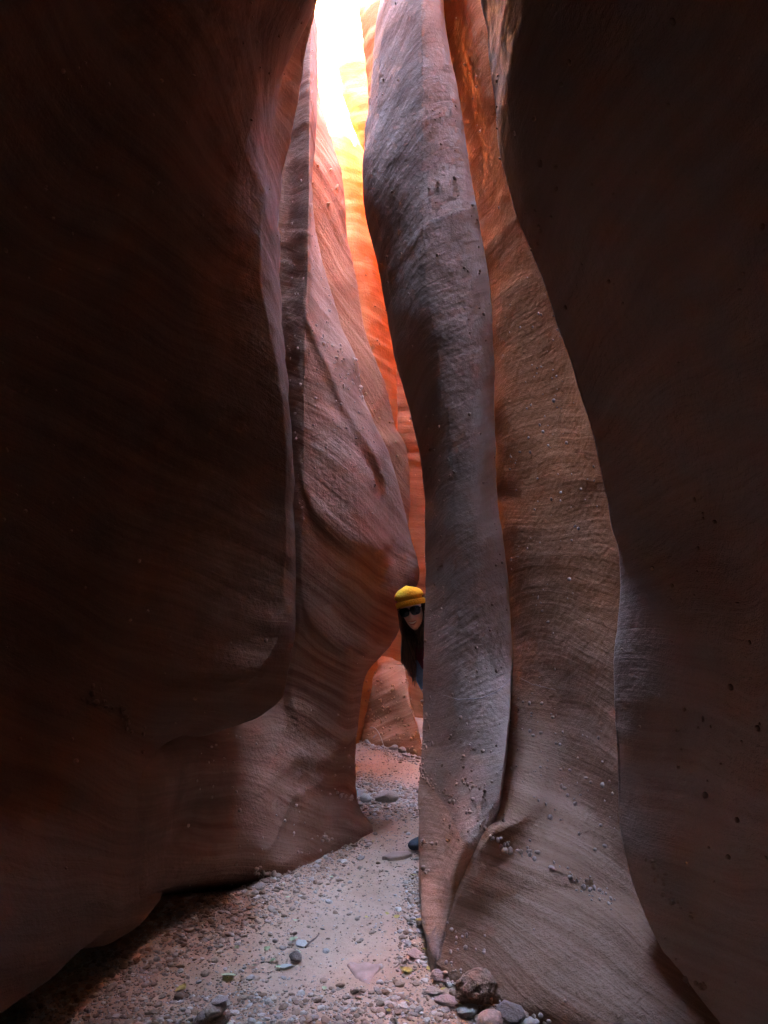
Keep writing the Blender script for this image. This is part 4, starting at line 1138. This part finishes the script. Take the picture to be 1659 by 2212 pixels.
# ------------------------------------------------------------------ nodule rows and veins on the rock faces
def on_rock(o, u, v):
    q = Vector(world_at(u, v, 5.0)) - Vector(CAM); q.normalize()
    hit, p, n, _ = o.ray_cast(Vector(CAM) - o.location, q)
    return (p + o.location, n) if hit else (None, None)
bpy.context.view_layer.update()
def polyline(pts, n, jit):
    pts = np.array(pts, float); L = np.concatenate([[0], np.cumsum(np.linalg.norm(np.diff(pts, axis=0), axis=1))])
    t = rng.uniform(0, L[-1], n)
    return np.stack([np.interp(t, L, pts[:, 0]) + rng.normal(0, jit, n), np.interp(t, L, pts[:, 1]) + rng.normal(0, jit, n)], -1)
def nodules(o, rows, mat):
    V, F, base = [], [], 0
    v0, f0 = ico(3)
    for pts, n, jit, r0, r1 in rows:
        for u, v in polyline(pts, n, jit):
            p, nn = on_rock(o, u, v)
            if p is None or nn.y > .2: continue
            r_ = r0 + (r1 - r0) * rng.rand() ** 1.8
            w_ = v0 * (1 + .25 * fbm(v0 * 1.6 + rng.rand(3) * 60, 2))[:, None] * (1 + .3 * rng.normal(size=3)).clip(.6, 1.5) * r_
            V.append(w_ + np.array(p) + np.array(nn) * r_ * .4 - np.array(o.location)); F.append(f0 + base); base += len(v0)
    if not V: return
    c = mesh_np("nodules", np.vstack(V), np.vstack(F), mat); c.parent = o
    tag(c, kind="stuff")
nodules(column, [([(908, 1655), (925, 1690), (960, 1715), (1000, 1740), (1030, 1770), (1050, 1795)], 38, 4, .004, .011),
                 ([(915, 1500), (925, 1560), (920, 1620)], 18, 6, .004, .01), ([(912, 1640), (918, 1690)], 14, 4, .005, .011),
                 ([(910, 1822), (945, 1822)], 9, 3, .006, .012), ([(912, 1880), (930, 1885)], 5, 3, .005, .01), ([(930, 1560), (1090, 1640)], 28, 26, .003, .008), ([(960, 1660), (1070, 1740)], 24, 18, .003, .008)], M_NOD)
nodules(recess, [([(1055, 1800), (1100, 1830), (1160, 1850), (1230, 1885), (1290, 1915), (1325, 1950)], 36, 6, .004, .01),
                 ([(1230, 1890), (1330, 1960)], 26, 12, .003, .009), ([(1080, 1825), (1110, 1840)], 8, 5, .007, .014),
                 ([(945, 2075), (1000, 2110), (1050, 2125)], 14, 10, .004, .01), ([(960, 2010), (1060, 2060)], 14, 14, .004, .009), ([(950, 2105), (1010, 2145), (1080, 2170), (1190, 2205)], 40, 4, .005, .012),
                 ([(1100, 1500), (1300, 1800)], 60, 50, .004, .01)], M_NOD_PALE)
nodules(mid_fin, [([(725, 1712), (760, 1725), (790, 1748)], 26, 2.5, .006, .014), ([(690, 1805), (720, 1812), (660, 1815)], 8, 3, .006, .013),
                  ([(540, 1880), (570, 1888), (590, 1890)], 20, 6, .008, .016), ([(700, 600), (760, 780), (800, 900)], 40, 14, .005, .013), ([(700, 720), (760, 860)], 34, 14, .005, .013)], M_NOD_PALE)
nodules(near_wall, [([(340, 1720), (430, 1760), (560, 1790)], 30, 10, .006, .013), ([(200, 1500), (330, 1600)], 26, 10, .006, .013)], M_NOD_DARK)
nodules(right_wall, [([(1400, 1850), (1440, 1920), (1480, 1990)], 16, 14, .005, .012), ([(1480, 2120), (1530, 2135)], 12, 6, .005, .01)], M_NOD)
m_vein = plain_mat("pale_vein", (.5, .38, .33), .85, .15, 60, .001)
def vein(o, pts, r_):
    bm = bmesh.new(); P3 = []
    pts = np.array(pts, float); L = np.concatenate([[0], np.cumsum(np.linalg.norm(np.diff(pts, axis=0), axis=1))])
    for t in np.linspace(0, L[-1], 40):
        u = np.interp(t, L, pts[:, 0]); v = np.interp(t, L, pts[:, 1]) + 2.0 * float(perlin(np.array([t * .11, .5, .3])))
        p, nn = on_rock(o, u, v)
        if p is not None and (not P3 or (p - P3[-1]).length < .08): P3.append(p + nn * .0004)
    if len(P3) > 4:
        tube(bm, [p - o.location for p in P3], [r_ * (.5 + .5 * math.sin(math.pi * i / (len(P3) - 1))) for i in range(len(P3))], 5)
        me = bpy.data.meshes.new("mineral_vein"); bm.to_mesh(me); bm.free(); me.materials.append(m_vein)
        c = bpy.data.objects.new("mineral_vein", me); C.objects.link(c); c.parent = o
    else: bm.free()
vein(column, [(958, 1502), (990, 1511), (1040, 1508), (1075, 1494), (1103, 1466)], .0022)
vein(recess, [(1118, 1462), (1150, 1478), (1200, 1490)], .0016)

# ------------------------------------------------------------------ what each rock is
tag(near_wall, "huge dark overhanging wall filling the left side, its right edge sharp", "rock wall")
tag(mid_fin, "grey-brown wavy rock fin between the dark left wall and the person", "rock fin")
tag(red_fin, "reddish fin rising behind the grey-brown middle fin", "rock fin")
tag(orange_wall, "glowing orange wall with sunlit white top in the gap", "rock wall")
tag(far_wall, "orange-red wall closing the far end of the gap", "rock wall")
tag(foot, "low salmon rock mound on the floor beyond the gap", "rock mound")
tag(lobe, "bright yellow rock lobe high up beside the sunlit opening", "rock lobe")
tag(sliver, "narrow orange rock sliver at the top between yellow lobe and column", "rock fin")
tag(column, "tall slender grey rock column studded with nodules, the person behind it", "rock column")
tag(recess, "brown recessed wall with striped sloping ramp right of the grey column", "rock wall")
tag(right_wall, "big smooth dark grey overhanging wall filling the right side", "rock wall")
